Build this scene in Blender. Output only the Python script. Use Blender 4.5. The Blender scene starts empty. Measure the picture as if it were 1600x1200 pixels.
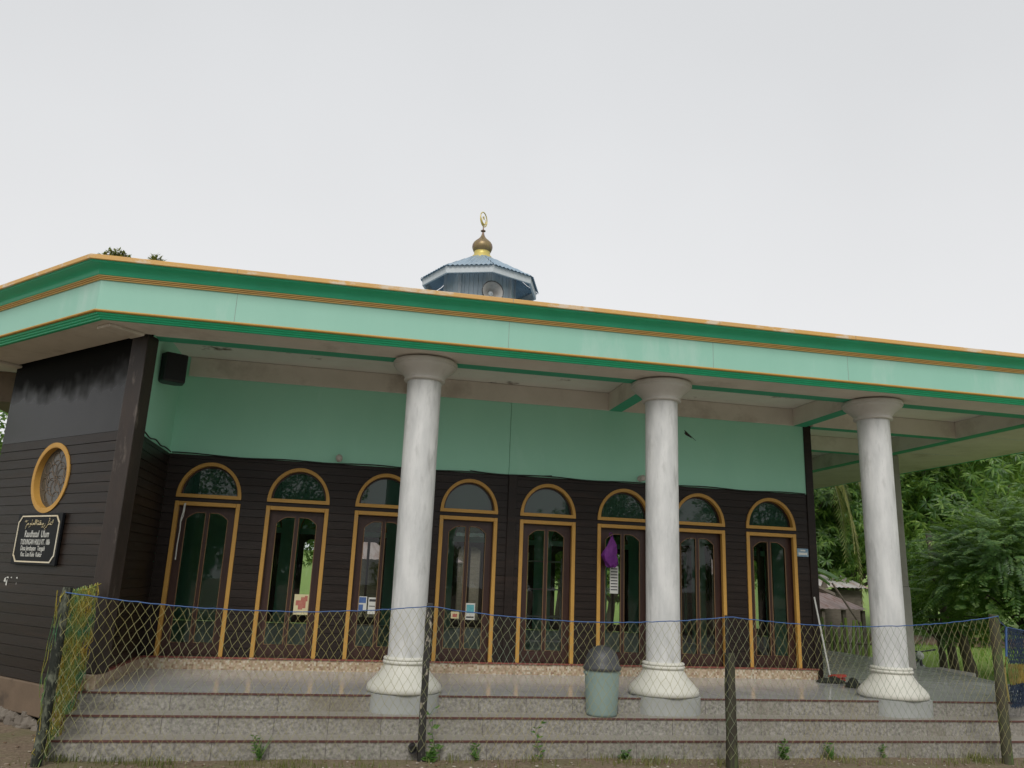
import bpy, math, random
from mathutils import Vector, Matrix
random.seed(7)
R = math.radians
scene = bpy.context.scene
COL = scene.collection
PI = math.pi

# ------------------------------------------------------------------ materials
def new_mat(name):
    m = bpy.data.materials.new(name); m.use_nodes = True
    nt = m.node_tree; nt.nodes.clear()
    return m, nt, nt.nodes, nt.links

def N(nt, t, **kw):
    n = nt.nodes.new(t)
    for k, v in kw.items(): setattr(n, k, v)
    return n

def rgba(c): return (c[0], c[1], c[2], 1.0)

def ramp(nt, stops, interp='LINEAR'):
    r = N(nt, 'ShaderNodeValToRGB'); cr = r.color_ramp; cr.interpolation = interp
    while len(cr.elements) < len(stops): cr.elements.new(0.5)
    for e, (p, c) in zip(cr.elements, stops):
        e.position = p; e.color = rgba(c) if not isinstance(c, float) else (c, c, c, 1)
    return r

def mix(nt, fac, a, b, blend='MIX'):
    m = N(nt, 'ShaderNodeMix', data_type='RGBA', blend_type=blend)
    L = nt.links
    for sock, v in ((m.inputs[0], fac), (m.inputs[6], a), (m.inputs[7], b)):
        if isinstance(v, (int, float)): sock.default_value = v
        elif isinstance(v, tuple): sock.default_value = rgba(v)
        else: L.new(v, sock)
    return m.outputs[2]

def math_n(nt, op, a, b=None, c=None):
    m = N(nt, 'ShaderNodeMath', operation=op)
    for i, v in enumerate((a, b, c)):
        if v is None: continue
        if isinstance(v, (int, float)): m.inputs[i].default_value = v
        else: nt.links.new(v, m.inputs[i])
    return m.outputs[0]

def coords(nt, stretch=(1, 1, 1), kind='Object'):
    tc = N(nt, 'ShaderNodeTexCoord'); mp = N(nt, 'ShaderNodeMapping')
    mp.inputs['Scale'].default_value = stretch
    nt.links.new(tc.outputs[kind], mp.inputs[0])
    return mp.outputs[0]

def noise(nt, vec, scale, detail=5, rough=.6):
    n = N(nt, 'ShaderNodeTexNoise'); n.inputs['Scale'].default_value = scale
    n.inputs['Detail'].default_value = detail; n.inputs['Roughness'].default_value = rough
    nt.links.new(vec, n.inputs['Vector'])
    return n.outputs[0]

def finish(nt, col, rough, bump=None, bstr=.2, bdist=.01, metallic=0, spec=.5):
    p = N(nt, 'ShaderNodeBsdfPrincipled'); o = N(nt, 'ShaderNodeOutputMaterial')
    if isinstance(col, tuple): p.inputs['Base Color'].default_value = rgba(col)
    else: nt.links.new(col, p.inputs['Base Color'])
    if isinstance(rough, (int, float)): p.inputs['Roughness'].default_value = rough
    else: nt.links.new(rough, p.inputs['Roughness'])
    p.inputs['Metallic'].default_value = metallic
    p.inputs['Specular IOR Level'].default_value = spec
    if bump is not None:
        b = N(nt, 'ShaderNodeBump'); b.inputs['Strength'].default_value = bstr; b.inputs['Distance'].default_value = bdist
        nt.links.new(bump, b.inputs['Height']); nt.links.new(b.outputs[0], p.inputs['Normal'])
    nt.links.new(p.outputs[0], o.inputs[0])
    return p

def pm(name, c1, c2=None, scale=4, rough=.6, stretch=(1, 1, 1), lo=.35, hi=.7, bump=0, bscale=40, c3=None, s3=1.5, lo3=.6, hi3=.75, metallic=0, spec=.5, rvar=.1):
    """painted / weathered surface: two tones of noise, optional third stain tone, fine bump"""
    m, nt, n, L = new_mat(name)
    v = coords(nt, stretch)
    col = c1
    nz = None
    if c2 is not None:
        nz = noise(nt, v, scale)
        r = ramp(nt, [(lo, 0.0), (hi, 1.0)]); L.new(nz, r.inputs[0])
        col = mix(nt, r.outputs[0], c1, c2)
    if c3 is not None:
        n3 = noise(nt, v, s3, 7, .65)
        r3 = ramp(nt, [(lo3, 0.0), (hi3, 1.0)]); L.new(n3, r3.inputs[0])
        col = mix(nt, r3.outputs[0], col, c3)
    bm = noise(nt, v, bscale, 4) if bump else None
    rg = rough
    if nz is not None and rvar:
        rg = math_n(nt, 'MULTIPLY_ADD', nz, rvar * 2, rough - rvar)
    finish(nt, col, rg, bm, bump, .01, metallic, spec)
    return m

def joint_mat(name, c1, c2, joint, axis_x, off_x, axis_z=None, off_z=0, width=.006, scale=60, rough=.4, spec=.5, use_y=False, bumpv=.1, stain=None):
    """stone / ceramic tiles with thin joints at a fixed spacing in object space"""
    m, nt, n, L = new_mat(name)
    v = coords(nt)
    a = noise(nt, v, scale, 6, .75)
    b = noise(nt, v, scale * .22, 3)
    r = ramp(nt, [(.36, c1), (.5, tuple((x + y) / 2 for x, y in zip(c1, c2))), (.66, c2)]); L.new(a, r.inputs[0])
    col = mix(nt, math_n(nt, 'MULTIPLY', b, .5), r.outputs[0], c1)
    if stain:
        s = noise(nt, v, 1.3, 6); rs = ramp(nt, [(.5, 0.0), (.72, .75)]); L.new(s, rs.inputs[0])
        col = mix(nt, rs.outputs[0], col, stain)
    sep = N(nt, 'ShaderNodeSeparateXYZ'); L.new(v, sep.inputs[0])
    def line(sock, sp, off):
        f = math_n(nt, 'FRACT', math_n(nt, 'MULTIPLY_ADD', sock, 1 / sp, off))
        return math_n(nt, 'LESS_THAN', f, width / sp)
    j = line(sep.outputs[0], axis_x, off_x)
    if axis_z:
        j = math_n(nt, 'MAXIMUM', j, line(sep.outputs[1 if use_y else 2], axis_z, off_z))
    col = mix(nt, j, col, joint)
    rg = math_n(nt, 'MULTIPLY_ADD', b, .25, rough - .1)
    finish(nt, col, rg, a, bumpv, .004, 0, spec)
    return m

M = {}
MINT = (.36, .70, .55)
M['mint_panel'] = pm('mint fascia paint', (.255, .505, .40), (.28, .53, .425), 2.2, .5, (1, 1, .25), bump=.08, bscale=8, c3=(.42, .58, .51), s3=1.1, lo3=.57, hi3=.78)
M['mint_wall'] = pm('mint wall paint', (.335, .69, .525), (.365, .72, .55), 1.4, .62, (1, 1, .4), bump=.06, bscale=14, c3=(.42, .75, .60), s3=2.5, lo3=.60, hi3=.8)
M['green'] = pm('deep green paint', (.028, .40, .215), (.034, .46, .25), 3, .42, (1, 1, .5), bump=.05, bscale=12, c3=(.10, .36, .24), s3=1.6, lo3=.66, hi3=.9)
M['green_bright'] = pm('bright green paint', (.02, .50, .24), (.03, .55, .28), 3, .4, bump=.04, bscale=12)
M['strip_green'] = pm('green beam paint', (.04, .34, .19), (.06, .38, .23), 5, .6, bump=.05)
M['yellow'] = pm('ochre trim paint', (.50, .275, .055), (.44, .235, .048), 5, .55, bump=.05, bscale=20, c3=(.38, .225, .085), s3=3, lo3=.62, hi3=.8)
M['lip'] = pm('worn ochre lip paint', (.60, .345, .095), (.56, .34, .13), 3, .6, (1, 2, 2), bump=.15, bscale=25, c3=(.62, .50, .36), s3=2.6, lo3=.54, hi3=.62)
M['reed'] = pm('ochre reeding paint', (.66, .41, .13), (.60, .37, .12), 3, .55, (1, 2, 2), bump=.1, bscale=25, c3=(.56, .42, .24), s3=2.2, lo3=.57, hi3=.7)
M['soffit'] = pm('beige soffit plaster', (.68, .62, .55), (.60, .545, .475), 2, .8, bump=.12, bscale=9, c3=(.48, .42, .36), s3=1.4, lo3=.54, hi3=.7)
M['ceiling'] = pm('pale stained ceiling plaster', (.78, .735, .67), (.70, .65, .585), 2.2, .85, bump=.12, bscale=9, c3=(.16, .12, .09), s3=1.6, lo3=.60, hi3=.68)
M['board'] = pm('dark stained wall boards', (.0135, .0088, .0070), (.023, .0150, .0118), 3.0, .42, (.6, 3, 6), bump=.22, bscale=26, c3=(.044, .027, .020), s3=1.2, lo3=.56, hi3=.8, rvar=.14, spec=.26)
def stain_reflection_panel():
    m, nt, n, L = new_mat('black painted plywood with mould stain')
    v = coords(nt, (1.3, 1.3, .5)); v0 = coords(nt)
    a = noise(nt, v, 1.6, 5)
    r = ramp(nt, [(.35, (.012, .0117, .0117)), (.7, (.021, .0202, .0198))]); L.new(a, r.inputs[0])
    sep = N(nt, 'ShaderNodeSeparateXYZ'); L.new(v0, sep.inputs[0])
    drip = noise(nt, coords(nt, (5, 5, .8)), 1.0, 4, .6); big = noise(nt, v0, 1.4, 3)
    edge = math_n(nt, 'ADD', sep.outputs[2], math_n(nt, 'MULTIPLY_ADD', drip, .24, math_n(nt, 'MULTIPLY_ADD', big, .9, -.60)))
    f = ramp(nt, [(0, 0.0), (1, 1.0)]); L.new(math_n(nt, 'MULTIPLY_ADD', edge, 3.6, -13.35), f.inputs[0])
    col = mix(nt, f.outputs[0], r.outputs[0], (.0045, .0044, .0045))  # mould stain and the soffit's dark reflection, both painted into the top
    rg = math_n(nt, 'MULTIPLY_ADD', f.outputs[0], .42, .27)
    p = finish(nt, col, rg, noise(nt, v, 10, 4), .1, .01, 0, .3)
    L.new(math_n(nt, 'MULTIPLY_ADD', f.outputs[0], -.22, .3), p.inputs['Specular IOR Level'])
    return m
M['board_worn'] = pm('weathered dark wall boards', (.0125, .0082, .0062), (.021, .0138, .0102), 3.0, .38, (.6, 3, 6), bump=.22, bscale=26, c3=(.040, .024, .016), s3=1.0, lo3=.55, hi3=.8, rvar=.12, spec=.22)
M['panel_dark'] = stain_reflection_panel()
M['post_brown'] = pm('worn brown post paint', (.019, .013, .010), (.032, .021, .0155), 4, .5, (2, 2, .5), bump=.25, bscale=24, c3=(.11, .088, .072), s3=3.4, lo3=.60, hi3=.70)
M['door'] = pm('dark red brown door wood', (.030, .011, .008), (.046, .018, .012), 5, .38, (5, 5, .5), bump=.15, bscale=20)
M['bead'] = pm('pale glazing bead', (.22, .13, .06), None, rough=.5)
M['column'] = pm('white column paint', (.63, .63, .62), (.50, .505, .50), 4.2, .55, (1.5, 1.5, .36), lo=.40, hi=.64, bump=.5, bscale=14, c3=(.38, .382, .372), s3=5.0, lo3=.54, hi3=.72)
M['column_base'] = pm('cream white column base paint', (.62, .61, .55), (.55, .54, .47), 3, .55, bump=.2, bscale=18, c3=(.42, .34, .25), s3=5, lo3=.72, hi3=.76)
M['capital'] = pm('grey white capital plaster', (.56, .53, .49), (.48, .45, .41), 3, .7, bump=.2, bscale=16, c3=(.36, .33, .3), s3=4, lo3=.6, hi3=.8)
M['cement'] = pm('grey cement render', (.36, .37, .355), (.30, .31, .30), 3, .75, bump=.25, bscale=25, c3=(.46, .465, .44), s3=4, lo3=.6, hi3=.75)
M['step'] = joint_mat('grey granite step tile', (.13, .122, .11), (.46, .435, .39), (.09, .082, .075), .53, .1, scale=30, rough=.45, stain=(.17, .145, .105))
M['tread'] = joint_mat('grey step tread tile', (.24, .22, .19), (.36, .335, .29), (.18, .16, .14), .53, .1, scale=28, rough=.4)
M['porch_tile'] = joint_mat('polished grey floor tile', (.40, .405, .40), (.47, .475, .465), (.30, .30, .29), .5, .1, .5, .2, width=.006, scale=9, rough=.13, spec=.8, use_y=True, bumpv=.012)
M['side_tile'] = joint_mat('worn grey side floor tile', (.20, .205, .195), (.30, .305, .285), (.14, .14, .13), .4, .1, .4, .2, width=.012, scale=9, rough=.24, spec=.7, use_y=True, bumpv=.03)
M['nosing'] = pm('dark red nosing strip', (.085, .036, .031), (.13, .055, .046), 9, .45, bump=.1)
M['red_trim'] = pm('worn red skirting trim', (.23, .06, .042), (.16, .05, .04), 5, .6, c3=(.42, .33, .25), s3=4, lo3=.62, hi3=.66)
M['plinth'] = pm('brown muddy plinth render', (.155, .108, .07), (.115, .08, .052), 2.5, .8, bump=.3, bscale=14, c3=(.07, .05, .035), s3=2.5, lo3=.58, hi3=.7)
M['concrete'] = pm('weathered concrete', (.27, .26, .24), (.21, .20, .185), 3, .8, bump=.3, bscale=20, c3=(.14, .135, .12), s3=2, lo3=.56, hi3=.75)
M['grey_column'] = pm('bare grey concrete column', (.31, .295, .265), (.25, .235, .21), 3, .8, (1, 1, .5), bump=.3, bscale=20, c3=(.20, .15, .12), s3=2.3, lo3=.55, hi3=.7)
M['stone'] = pm('rubble stone', (.12, .10, .08), (.19, .165, .135), 6, .85, bump=.6, bscale=14)
M['black'] = pm('black plastic', (.012, .012, .013), (.02, .02, .021), 6, .45)
M['speaker_mesh'] = pm('black speaker cloth', (.008, .008, .01), (.016, .016, .018), 90, .8)
M['white_line'] = pm('white paint lettering', (.62, .62, .58), (.5, .5, .46), 20, .6)
M['gold_line'] = pm('gold paint lettering', (.50, .40, .22), (.42, .40, .28), 20, .55)
M['tan_line'] = pm('tan sign border paint', (.60, .50, .33), (.68, .64, .52), 3, .55)
M['sign_black'] = pm('black sign board', (.006, .007, .009), (.010, .011, .013), 5, .55, spec=.2)
M['tin_blue'] = pm('blue grey roofing sheet', (.24, .34, .43), (.32, .41, .48), 4, .38, bump=.05, metallic=.25, c3=(.40, .46, .50), s3=3, lo3=.6, hi3=.75)
M['turret_board'] = pm('blue grey turret boards', (.42, .48, .51), (.50, .55, .58), 5, .6, (4, 4, .6), bump=.15)
M['turret_trim'] = pm('pale grey turret trim', (.50, .53, .54), (.44, .47, .48), 5, .6, bump=.05)
M['brass'] = pm('tarnished brass', (.22, .16, .09), (.28, .21, .09), 9, .42, metallic=.5, c3=(.19, .12, .10), s3=6, lo3=.5, hi3=.6)
M['gold'] = pm('gold band', (.62, .50, .14), (.50, .40, .13), 12, .45, metallic=.3)
M['horn_grey'] = pm('dirty grey horn paint', (.30, .29, .27), (.20, .185, .17), 6, .6)
M['bin_green'] = pm('grey green bin plastic', (.245, .325, .30), (.215, .295, .275), 5, .48, bump=.05, c3=(.33, .37, .34), s3=3, lo3=.65, hi3=.8)
M['bin_lid'] = pm('charcoal bin lid plastic', (.045, .047, .05), (.06, .062, .066), 6, .5)
M['rope_blue'] = pm('blue nylon rope', (.03, .08, .22), (.045, .11, .28), 9, .6)
M['rope_dark'] = pm('black cable sheath', (.010, .010, .010), None, rough=.5)
M['white_cord'] = pm('white cord', (.55, .55, .52), None, rough=.6)
M['post_dark'] = pm('black paint worn off a timber post', (.014, .013, .011), (.026, .024, .02), 9, .6, (2, 2, .6), bump=.5, bscale=26, c3=(.36, .32, .26), s3=7, lo3=.575, hi3=.60)
M['post_moss'] = pm('mossy dark timber', (.032, .026, .018), (.055, .052, .028), 8, .8, (2, 2, .5), bump=.5, bscale=22, c3=(.075, .095, .03), s3=4, lo3=.5, hi3=.68)
M['post_green'] = pm('old green painted timber', (.062, .066, .034), (.060, .042, .03), 5, .75, (2, 2, .6), bump=.5, bscale=22, c3=(.075, .125, .03), s3=3.5, lo3=.52, hi3=.66)
M['post_mottled'] = pm('mottled grey timber', (.035, .04, .026), (.13, .14, .10), 13, .8, (2, 2, .8), lo=.45, hi=.6, bump=.6, bscale=22, c3=(.010, .013, .008), s3=7, lo3=.47, hi3=.53)
M['bark'] = pm('grey brown bark', (.085, .066, .05), (.14, .115, .09), 6, .9, (2, 2, .5), bump=.8, bscale=18, c3=(.05, .045, .03), s3=3, lo3=.5, hi3=.7)
M['bark_dark'] = pm('dark wet bark', (.030, .026, .022), (.05, .043, .034), 6, .85, (2, 2, .5), bump=.8, bscale=18)
M['tin_rust'] = pm('rusty roofing sheet', (.24, .175, .165), (.31, .26, .255), 2.5, .5, (3, .5, 1), bump=.05, metallic=.2, c3=(.17, .085, .06), s3=2.2, lo3=.54, hi3=.7)
M['tin_pale'] = pm('pale roofing sheet', (.52, .49, .47), (.58, .57, .56), 2.5, .45, (3, .5, 1), bump=.05, metallic=.15, c3=(.42, .25, .20), s3=1.6, lo3=.54, hi3=.66)
M['old_timber'] = pm('old grey timber', (.10, .082, .065), (.16, .135, .105), 5, .85, (1, 1, 4), bump=.4)
M['red'] = pm('red broom plastic', (.52, .045, .03), (.42, .035, .025), 9, .5)
M['dark_cloth'] = pm('dark cloth', (.014, .017, .012), (.03, .034, .024), 30, .9, bump=.6, bscale=60)
M['purple'] = pm('purple plastic bag', (.10, .016, .14), (.16, .03, .21), 9, .6, bump=.8, bscale=14, spec=.25)
M['bird'] = pm('black feathers', (.010, .010, .012), (.02, .018, .016), 30, .6)
M['bird_breast'] = pm('chestnut feathers', (.09, .045, .025), None, rough=.7)
M['paper'] = pm('white paper', (.62, .62, .58), (.56, .56, .52), 8, .8)
M['paper_blue'] = pm('blue print', (.045, .10, .28), (.09, .16, .34), 16, .7)
M['paper_red'] = pm('red print', (.42, .10, .08), (.46, .20, .14), 14, .7)
M['paper_cyan'] = pm('cyan print', (.08, .33, .38), (.14, .40, .43), 30, .7)
M['paper_yellow'] = pm('pale yellow paper', (.62, .55, .30), (.66, .60, .40), 8, .8)
M['ink'] = pm('black ink', (.05, .05, .055), None, rough=.8)
M['bulb'] = pm('frosted bulb', (.50, .46, .42), None, rough=.4)
M['inner_green'] = pm('interior green paint', (.33, .70, .54), (.36, .73, .57), 2, .6)
M['inner_floor'] = pm('pale green floor tile', (.30, .46, .37), (.34, .50, .40), 20, .5)
M['shelf_grey'] = pm('grey shelf metal', (.45, .46, .46), None, rough=.4)
M['soil_red'] = pm('brown earth', (.17, .11, .07), (.22, .15, .10), 5, .95, bump=.6, bscale=6)
M['bike_white'] = pm('white motorbike plastic', (.60, .60, .60), (.5, .5, .5), 4, .3)
M['tyre'] = pm('black rubber', (.018, .018, .018), None, rough=.8)
M['chrome'] = pm('dull chrome', (.5, .5, .5), None, rough=.25, metallic=.9)
M['glass_lamp'] = pm('lamp glass', (.5, .5, .48), None, rough=.1)
M['litter'] = pm('pale litter flakes', (.42, .38, .32), (.15, .09, .05), 9, .8, lo=.42, hi=.55)
M['picket'] = pm('yellow green bamboo stake', (.14, .24, .045), (.26, .33, .07), 2, .6, (2, 2, .6), c3=(.07, .09, .03), s3=3)
M['bounce_road'] = pm('pale concrete road added for bounce', (.44, .425, .39), (.38, .365, .335), 1.2, .9, bump=.3, bscale=40)
M['plate_blue'] = pm('blue house plate enamel', (.10, .22, .36), (.30, .38, .40), 30, .5)

# skirting mosaic: little random tiles
def mosaic():
    m, nt, n, L = new_mat('beige mosaic tile')
    v = coords(nt, (42, 42, 42))
    fl = N(nt, 'ShaderNodeVectorMath', operation='FLOOR'); L.new(v, fl.inputs[0])
    wn = N(nt, 'ShaderNodeTexWhiteNoise', noise_dimensions='3D'); L.new(fl.outputs[0], wn.inputs[0])
    r = ramp(nt, [(0, (.40, .30, .21)), (.3, (.48, .375, .27)), (.55, (.34, .245, .16)), (.75, (.53, .47, .37)), (.92, (.26, .17, .11))], 'CONSTANT')
    L.new(wn.outputs[0], r.inputs[0])
    finish(nt, r.outputs[0], .35)
    return m
M['mosaic'] = mosaic()

def glass(name, tint, refl_rough, alpha_dirt, body, dirt=(.25, .26, .24), tinted=0.0, refl=1.0):
    """thin pane: mirror reflection by Fresnel over a see-through or dark body, with dust"""
    m, nt, n, L = new_mat(name)
    v = coords(nt)
    tr = N(nt, 'ShaderNodeBsdfTransparent'); tr.inputs[0].default_value = rgba(tint)
    df = N(nt, 'ShaderNodeBsdfDiffuse')
    nz = noise(nt, v, 45, 6, .8); r = ramp(nt, [(.60, 0.0), (.72, 1.0)]); L.new(nz, r.inputs[0])
    nz2 = noise(nt, v, 2.2, 3)
    speck = math_n(nt, 'MULTIPLY', r.outputs[0], nz2)
    L.new(mix(nt, speck, body, dirt), df.inputs[0])
    m1 = N(nt, 'ShaderNodeMixShader')
    fac = math_n(nt, 'ADD', math_n(nt, 'MULTIPLY', speck, alpha_dirt), tinted)
    L.new(fac, m1.inputs[0]); L.new(tr.outputs[0], m1.inputs[1]); L.new(df.outputs[0], m1.inputs[2])
    gl = N(nt, 'ShaderNodeBsdfGlossy'); gl.inputs['Roughness'].default_value = refl_rough
    b = N(nt, 'ShaderNodeBump'); b.inputs['Strength'].default_value = .03; b.inputs['Distance'].default_value = .01
    L.new(noise(nt, v, 2.5, 2), b.inputs['Height']); L.new(b.outputs[0], gl.inputs['Normal'])
    fr = N(nt, 'ShaderNodeFresnel'); fr.inputs[0].default_value = 1.5
    m2 = N(nt, 'ShaderNodeMixShader'); o = N(nt, 'ShaderNodeOutputMaterial')
    L.new(math_n(nt, 'MULTIPLY', fr.outputs[0], refl), m2.inputs[0]); L.new(m1.outputs[0], m2.inputs[1]); L.new(gl.outputs[0], m2.inputs[2])
    L.new(m2.outputs[0], o.inputs[0])
    return m
M['pane'] = glass('clear door glass', (.93, .96, .94), .008, .35, (.08, .1, .09), tinted=.0, refl=1.3)
M['fan_pane'] = glass('dark green dusty glass', (.25, .40, .34), .015, .9, (.022, .062, .046), tinted=.72, refl=1.5)
M['round_pane'] = glass('dusty patterned glass', (.3, .3, .27), .15, .9, (.075, .068, .055), (.20, .19, .15), tinted=.9, refl=1.0)

def leaf_mat(name, dark, mid, light, trans=.45, rough=.4):
    m, nt, n, L = new_mat(name)
    g = N(nt, 'ShaderNodeNewGeometry')
    tc = coords(nt)
    nz = noise(nt, tc, .55, 3)
    f = math_n(nt, 'ADD', math_n(nt, 'MULTIPLY', g.outputs['Random Per Island'], .55), math_n(nt, 'MULTIPLY_ADD', nz, 1.5, -.5))
    r = ramp(nt, [(.15, dark), (.5, mid), (.95, light)]); L.new(f, r.inputs[0])
    p = N(nt, 'ShaderNodeBsdfPrincipled'); p.inputs['Roughness'].default_value = rough
    L.new(r.outputs[0], p.inputs['Base Color'])
    t = N(nt, 'ShaderNodeBsdfTranslucent'); L.new(mix(nt, .55, r.outputs[0], (.26, .42, .05)), t.inputs[0])
    ms = N(nt, 'ShaderNodeMixShader'); ms.inputs[0].default_value = trans
    o = N(nt, 'ShaderNodeOutputMaterial')
    L.new(p.outputs[0], ms.inputs[1]); L.new(t.outputs[0], ms.inputs[2]); L.new(ms.outputs[0], o.inputs[0])
    return m
M['leaf_mango'] = leaf_mat('mango leaves', (.022, .062, .016), (.075, .17, .034), (.29, .43, .09))
M['leaf_pinnate'] = leaf_mat('feathery leaves', (.028, .07, .022), (.075, .165, .046), (.24, .36, .10))
M['leaf_round'] = leaf_mat('broad leaves', (.022, .062, .016), (.08, .175, .034), (.29, .43, .09))
M['leaf_palm'] = leaf_mat('palm fronds', (.07, .08, .02), (.14, .15, .045), (.22, .21, .07), .25)
M['leaf_banana'] = leaf_mat('banana leaves', (.08, .17, .06), (.13, .25, .09), (.2, .34, .13), .35)
M['leaf_weed'] = leaf_mat('weed leaves', (.04, .10, .02), (.075, .17, .032), (.13, .25, .05), .3)
M['grass'] = leaf_mat('grass blades', (.09, .17, .028), (.18, .31, .048), (.32, .43, .085), .45)
M['grass_dry'] = leaf_mat('dry grass blades', (.09, .10, .03), (.16, .17, .05), (.26, .23, .09), .3)

def net_mat(name, a, b, c, scale=1.2):
    m, nt, n, L = new_mat(name)
    v = coords(nt)
    nz = noise(nt, v, scale, 3)
    r = ramp(nt, [(.36, a), (.5, b), (.64, c)]); L.new(nz, r.inputs[0])
    finish(nt, r.outputs[0], .6)
    return m
M['net'] = net_mat('yellow green netting twine', (.33, .295, .105), (.285, .285, .145), (.21, .26, .18), .9)
M['net_bunch'] = net_mat('green and yellow netting twine', (.40, .27, .03), (.26, .28, .05), (.07, .22, .10), 4.0)
M['net_blue'] = net_mat('blue netting twine', (.014, .026, .06), (.024, .045, .09), (.02, .03, .05), 2)
M['net_yellow'] = net_mat('yellow netting twine', (.28, .20, .04), (.22, .18, .055), (.12, .11, .05), 2)

def ground_mat():
    m, nt, n, L = new_mat('soil and grass ground')
    v = coords(nt)
    a = noise(nt, v, 1.6, 8, .7); b = noise(nt, v, 22, 6, .7); c = noise(nt, v, .35, 4)
    r = ramp(nt, [(.33, (.115, .082, .054)), (.52, (.19, .138, .092)), (.7, (.27, .215, .15))]); L.new(b, r.inputs[0])
    rg = ramp(nt, [(.44, 0.0), (.60, 1.0)]); L.new(a, rg.inputs[0])
    soil = mix(nt, math_n(nt, 'MULTIPLY', rg.outputs[0], .5), r.outputs[0], (.13, .135, .05))
    gr = ramp(nt, [(.3, (.12, .19, .035)), (.55, (.18, .27, .052)), (.75, (.25, .33, .085))]); L.new(math_n(nt, 'MULTIPLY_ADD', b, .5, math_n(nt, 'MULTIPLY', a, .5)), gr.inputs[0])
    sep = N(nt, 'ShaderNodeSeparateXYZ'); L.new(v, sep.inputs[0])
    # lawn lies beside and behind the building, bare trodden soil in front of the steps
    d = math_n(nt, 'MULTIPLY_ADD', sep.outputs[0], .8, math_n(nt, 'MULTIPLY_ADD', sep.outputs[1], .6, -13.0))
    d2 = math_n(nt, 'MULTIPLY_ADD', sep.outputs[1], .5, -9.0)
    d = math_n(nt, 'MAXIMUM', d, d2)
    d = math_n(nt, 'ADD', d, math_n(nt, 'MULTIPLY_ADD', c, 2.4, -1.2))
    f = ramp(nt, [(0, 0.0), (.8, 1.0)]); L.new(d, f.inputs[0])
    col = mix(nt, f.outputs[0], soil, gr.outputs[0])
    finish(nt, col, .95, b, .6, .03)
    return m
M['ground'] = ground_mat()

# ------------------------------------------------------------------ mesh helpers
class MB:
    def __init__(s): s.v = []; s.f = []; s.m = []; s.cur = 0
    def add(s, vs, fs):
        b = len(s.v); s.v.extend([tuple(p) for p in vs])
        for f in fs: s.f.append([b + i for i in f]); s.m.append(s.cur)
        return s
    def box(s, x0, x1, y0, y1, z0, z1, mat=None):
        vs = [(x0, y0, z0), (x1, y0, z0), (x1, y1, z0), (x0, y1, z0), (x0, y0, z1), (x1, y0, z1), (x1, y1, z1), (x0, y1, z1)]
        if mat is not None: vs = [mat @ Vector(p) for p in vs]
        return s.add(vs, [(0, 3, 2, 1), (4, 5, 6, 7), (0, 1, 5, 4), (1, 2, 6, 5), (2, 3, 7, 6), (3, 0, 4, 7)])
    def tube(s, pts, rad, n=6, caps=True):
        pts = [Vector(p) for p in pts]
        if isinstance(rad, (int, float)): rad = [rad] * len(pts)
        vs = []; fs = []
        up = Vector((0, 0, 1))
        for i, p in enumerate(pts):
            t = (pts[min(i + 1, len(pts) - 1)] - pts[max(i - 1, 0)])
            if t.length < 1e-9: t = Vector((0, 0, 1))
            t.normalize()
            a = up if abs(t.z) < .95 else Vector((1, 0, 0))
            x = t.cross(a).normalized(); y = t.cross(x).normalized()
            for k in range(n):
                an = 2 * PI * k / n
                vs.append(p + (x * math.cos(an) + y * math.sin(an)) * rad[i])
        for i in range(len(pts) - 1):
            for k in range(n):
                a = i * n + k; b = i * n + (k + 1) % n
                fs.append((a, a + n, b + n, b))
        if caps:
            fs.append(tuple(range(n))); fs.append(tuple(reversed([(len(pts) - 1) * n + k for k in range(n)])))
        return s.add(vs, fs)
    def lathe(s, prof, cx=0, cy=0, n=40, cap0=True, cap1=True):
        vs = []; fs = []
        for r, z in prof:
            for k in range(n):
                a = 2 * PI * k / n; vs.append((cx + r * math.cos(a), cy + r * math.sin(a), z))
        for i in range(len(prof) - 1):
            for k in range(n):
                a = i * n + k; b = i * n + (k + 1) % n
                fs.append((a, b, b + n, a + n))
        if cap0: fs.append(tuple(reversed(range(n))))
        if cap1: fs.append(tuple((len(prof) - 1) * n + k for k in range(n)))
        return s.add(vs, fs)
    def prism(s, poly, y0, y1, yfun=None):
        """polygon in (x,z), counter-clockwise seen from -Y, extruded from y0 to y1; yfun(x,z) shifts the front"""
        n = len(poly)
        vs = [(x, y0 + (yfun(x, z) if yfun else 0), z) for x, z in poly] + [(x, y1, z) for x, z in poly]
        fs = [tuple(range(n)), tuple(reversed(range(n, 2 * n)))]
        for i in range(n):
            j = (i + 1) % n; fs.append((i, i + n, j + n, j))
        return s.add(vs, fs)
    def flat(s, poly, z0, z1):
        n = len(poly)
        vs = [(x, y, z0) for x, y in poly] + [(x, y, z1) for x, y in poly]
        fs = [tuple(reversed(range(n))), tuple(range(n, 2 * n))]
        for i in range(n):
            j = (i + 1) % n; fs.append((i, j, j + n, i + n))
        return s.add(vs, fs)
    def mesh(s, name, mats):
        me = bpy.data.meshes.new(name); me.from_pydata(s.v, [], s.f)
        if not isinstance(mats, (list, tuple)): mats = [mats]
        for m in mats: me.materials.append(m)
        if len(mats) > 1: me.polygons.foreach_set('material_index', s.m)
        me.update()
        return me
    def build(s, name, mats, parent=None, smooth=False, loc=(0, 0, 0), rot=(0, 0, 0), bevel=0, angle=40):
        me = s.mesh(name, mats)
        o = bpy.data.objects.new(name, me); COL.objects.link(o)
        o.location = loc; o.rotation_euler = rot
        if parent: o.parent = parent
        if smooth:
            me.polygons.foreach_set('use_smooth', [True] * len(me.polygons))
            me.update()
            try: me.set_sharp_from_angle(angle=R(angle))
            except Exception: pass
        if bevel:
            b = o.modifiers.new('bevel', 'BEVEL'); b.width = bevel; b.segments = 2; b.limit_method = 'ANGLE'
        return o

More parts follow.
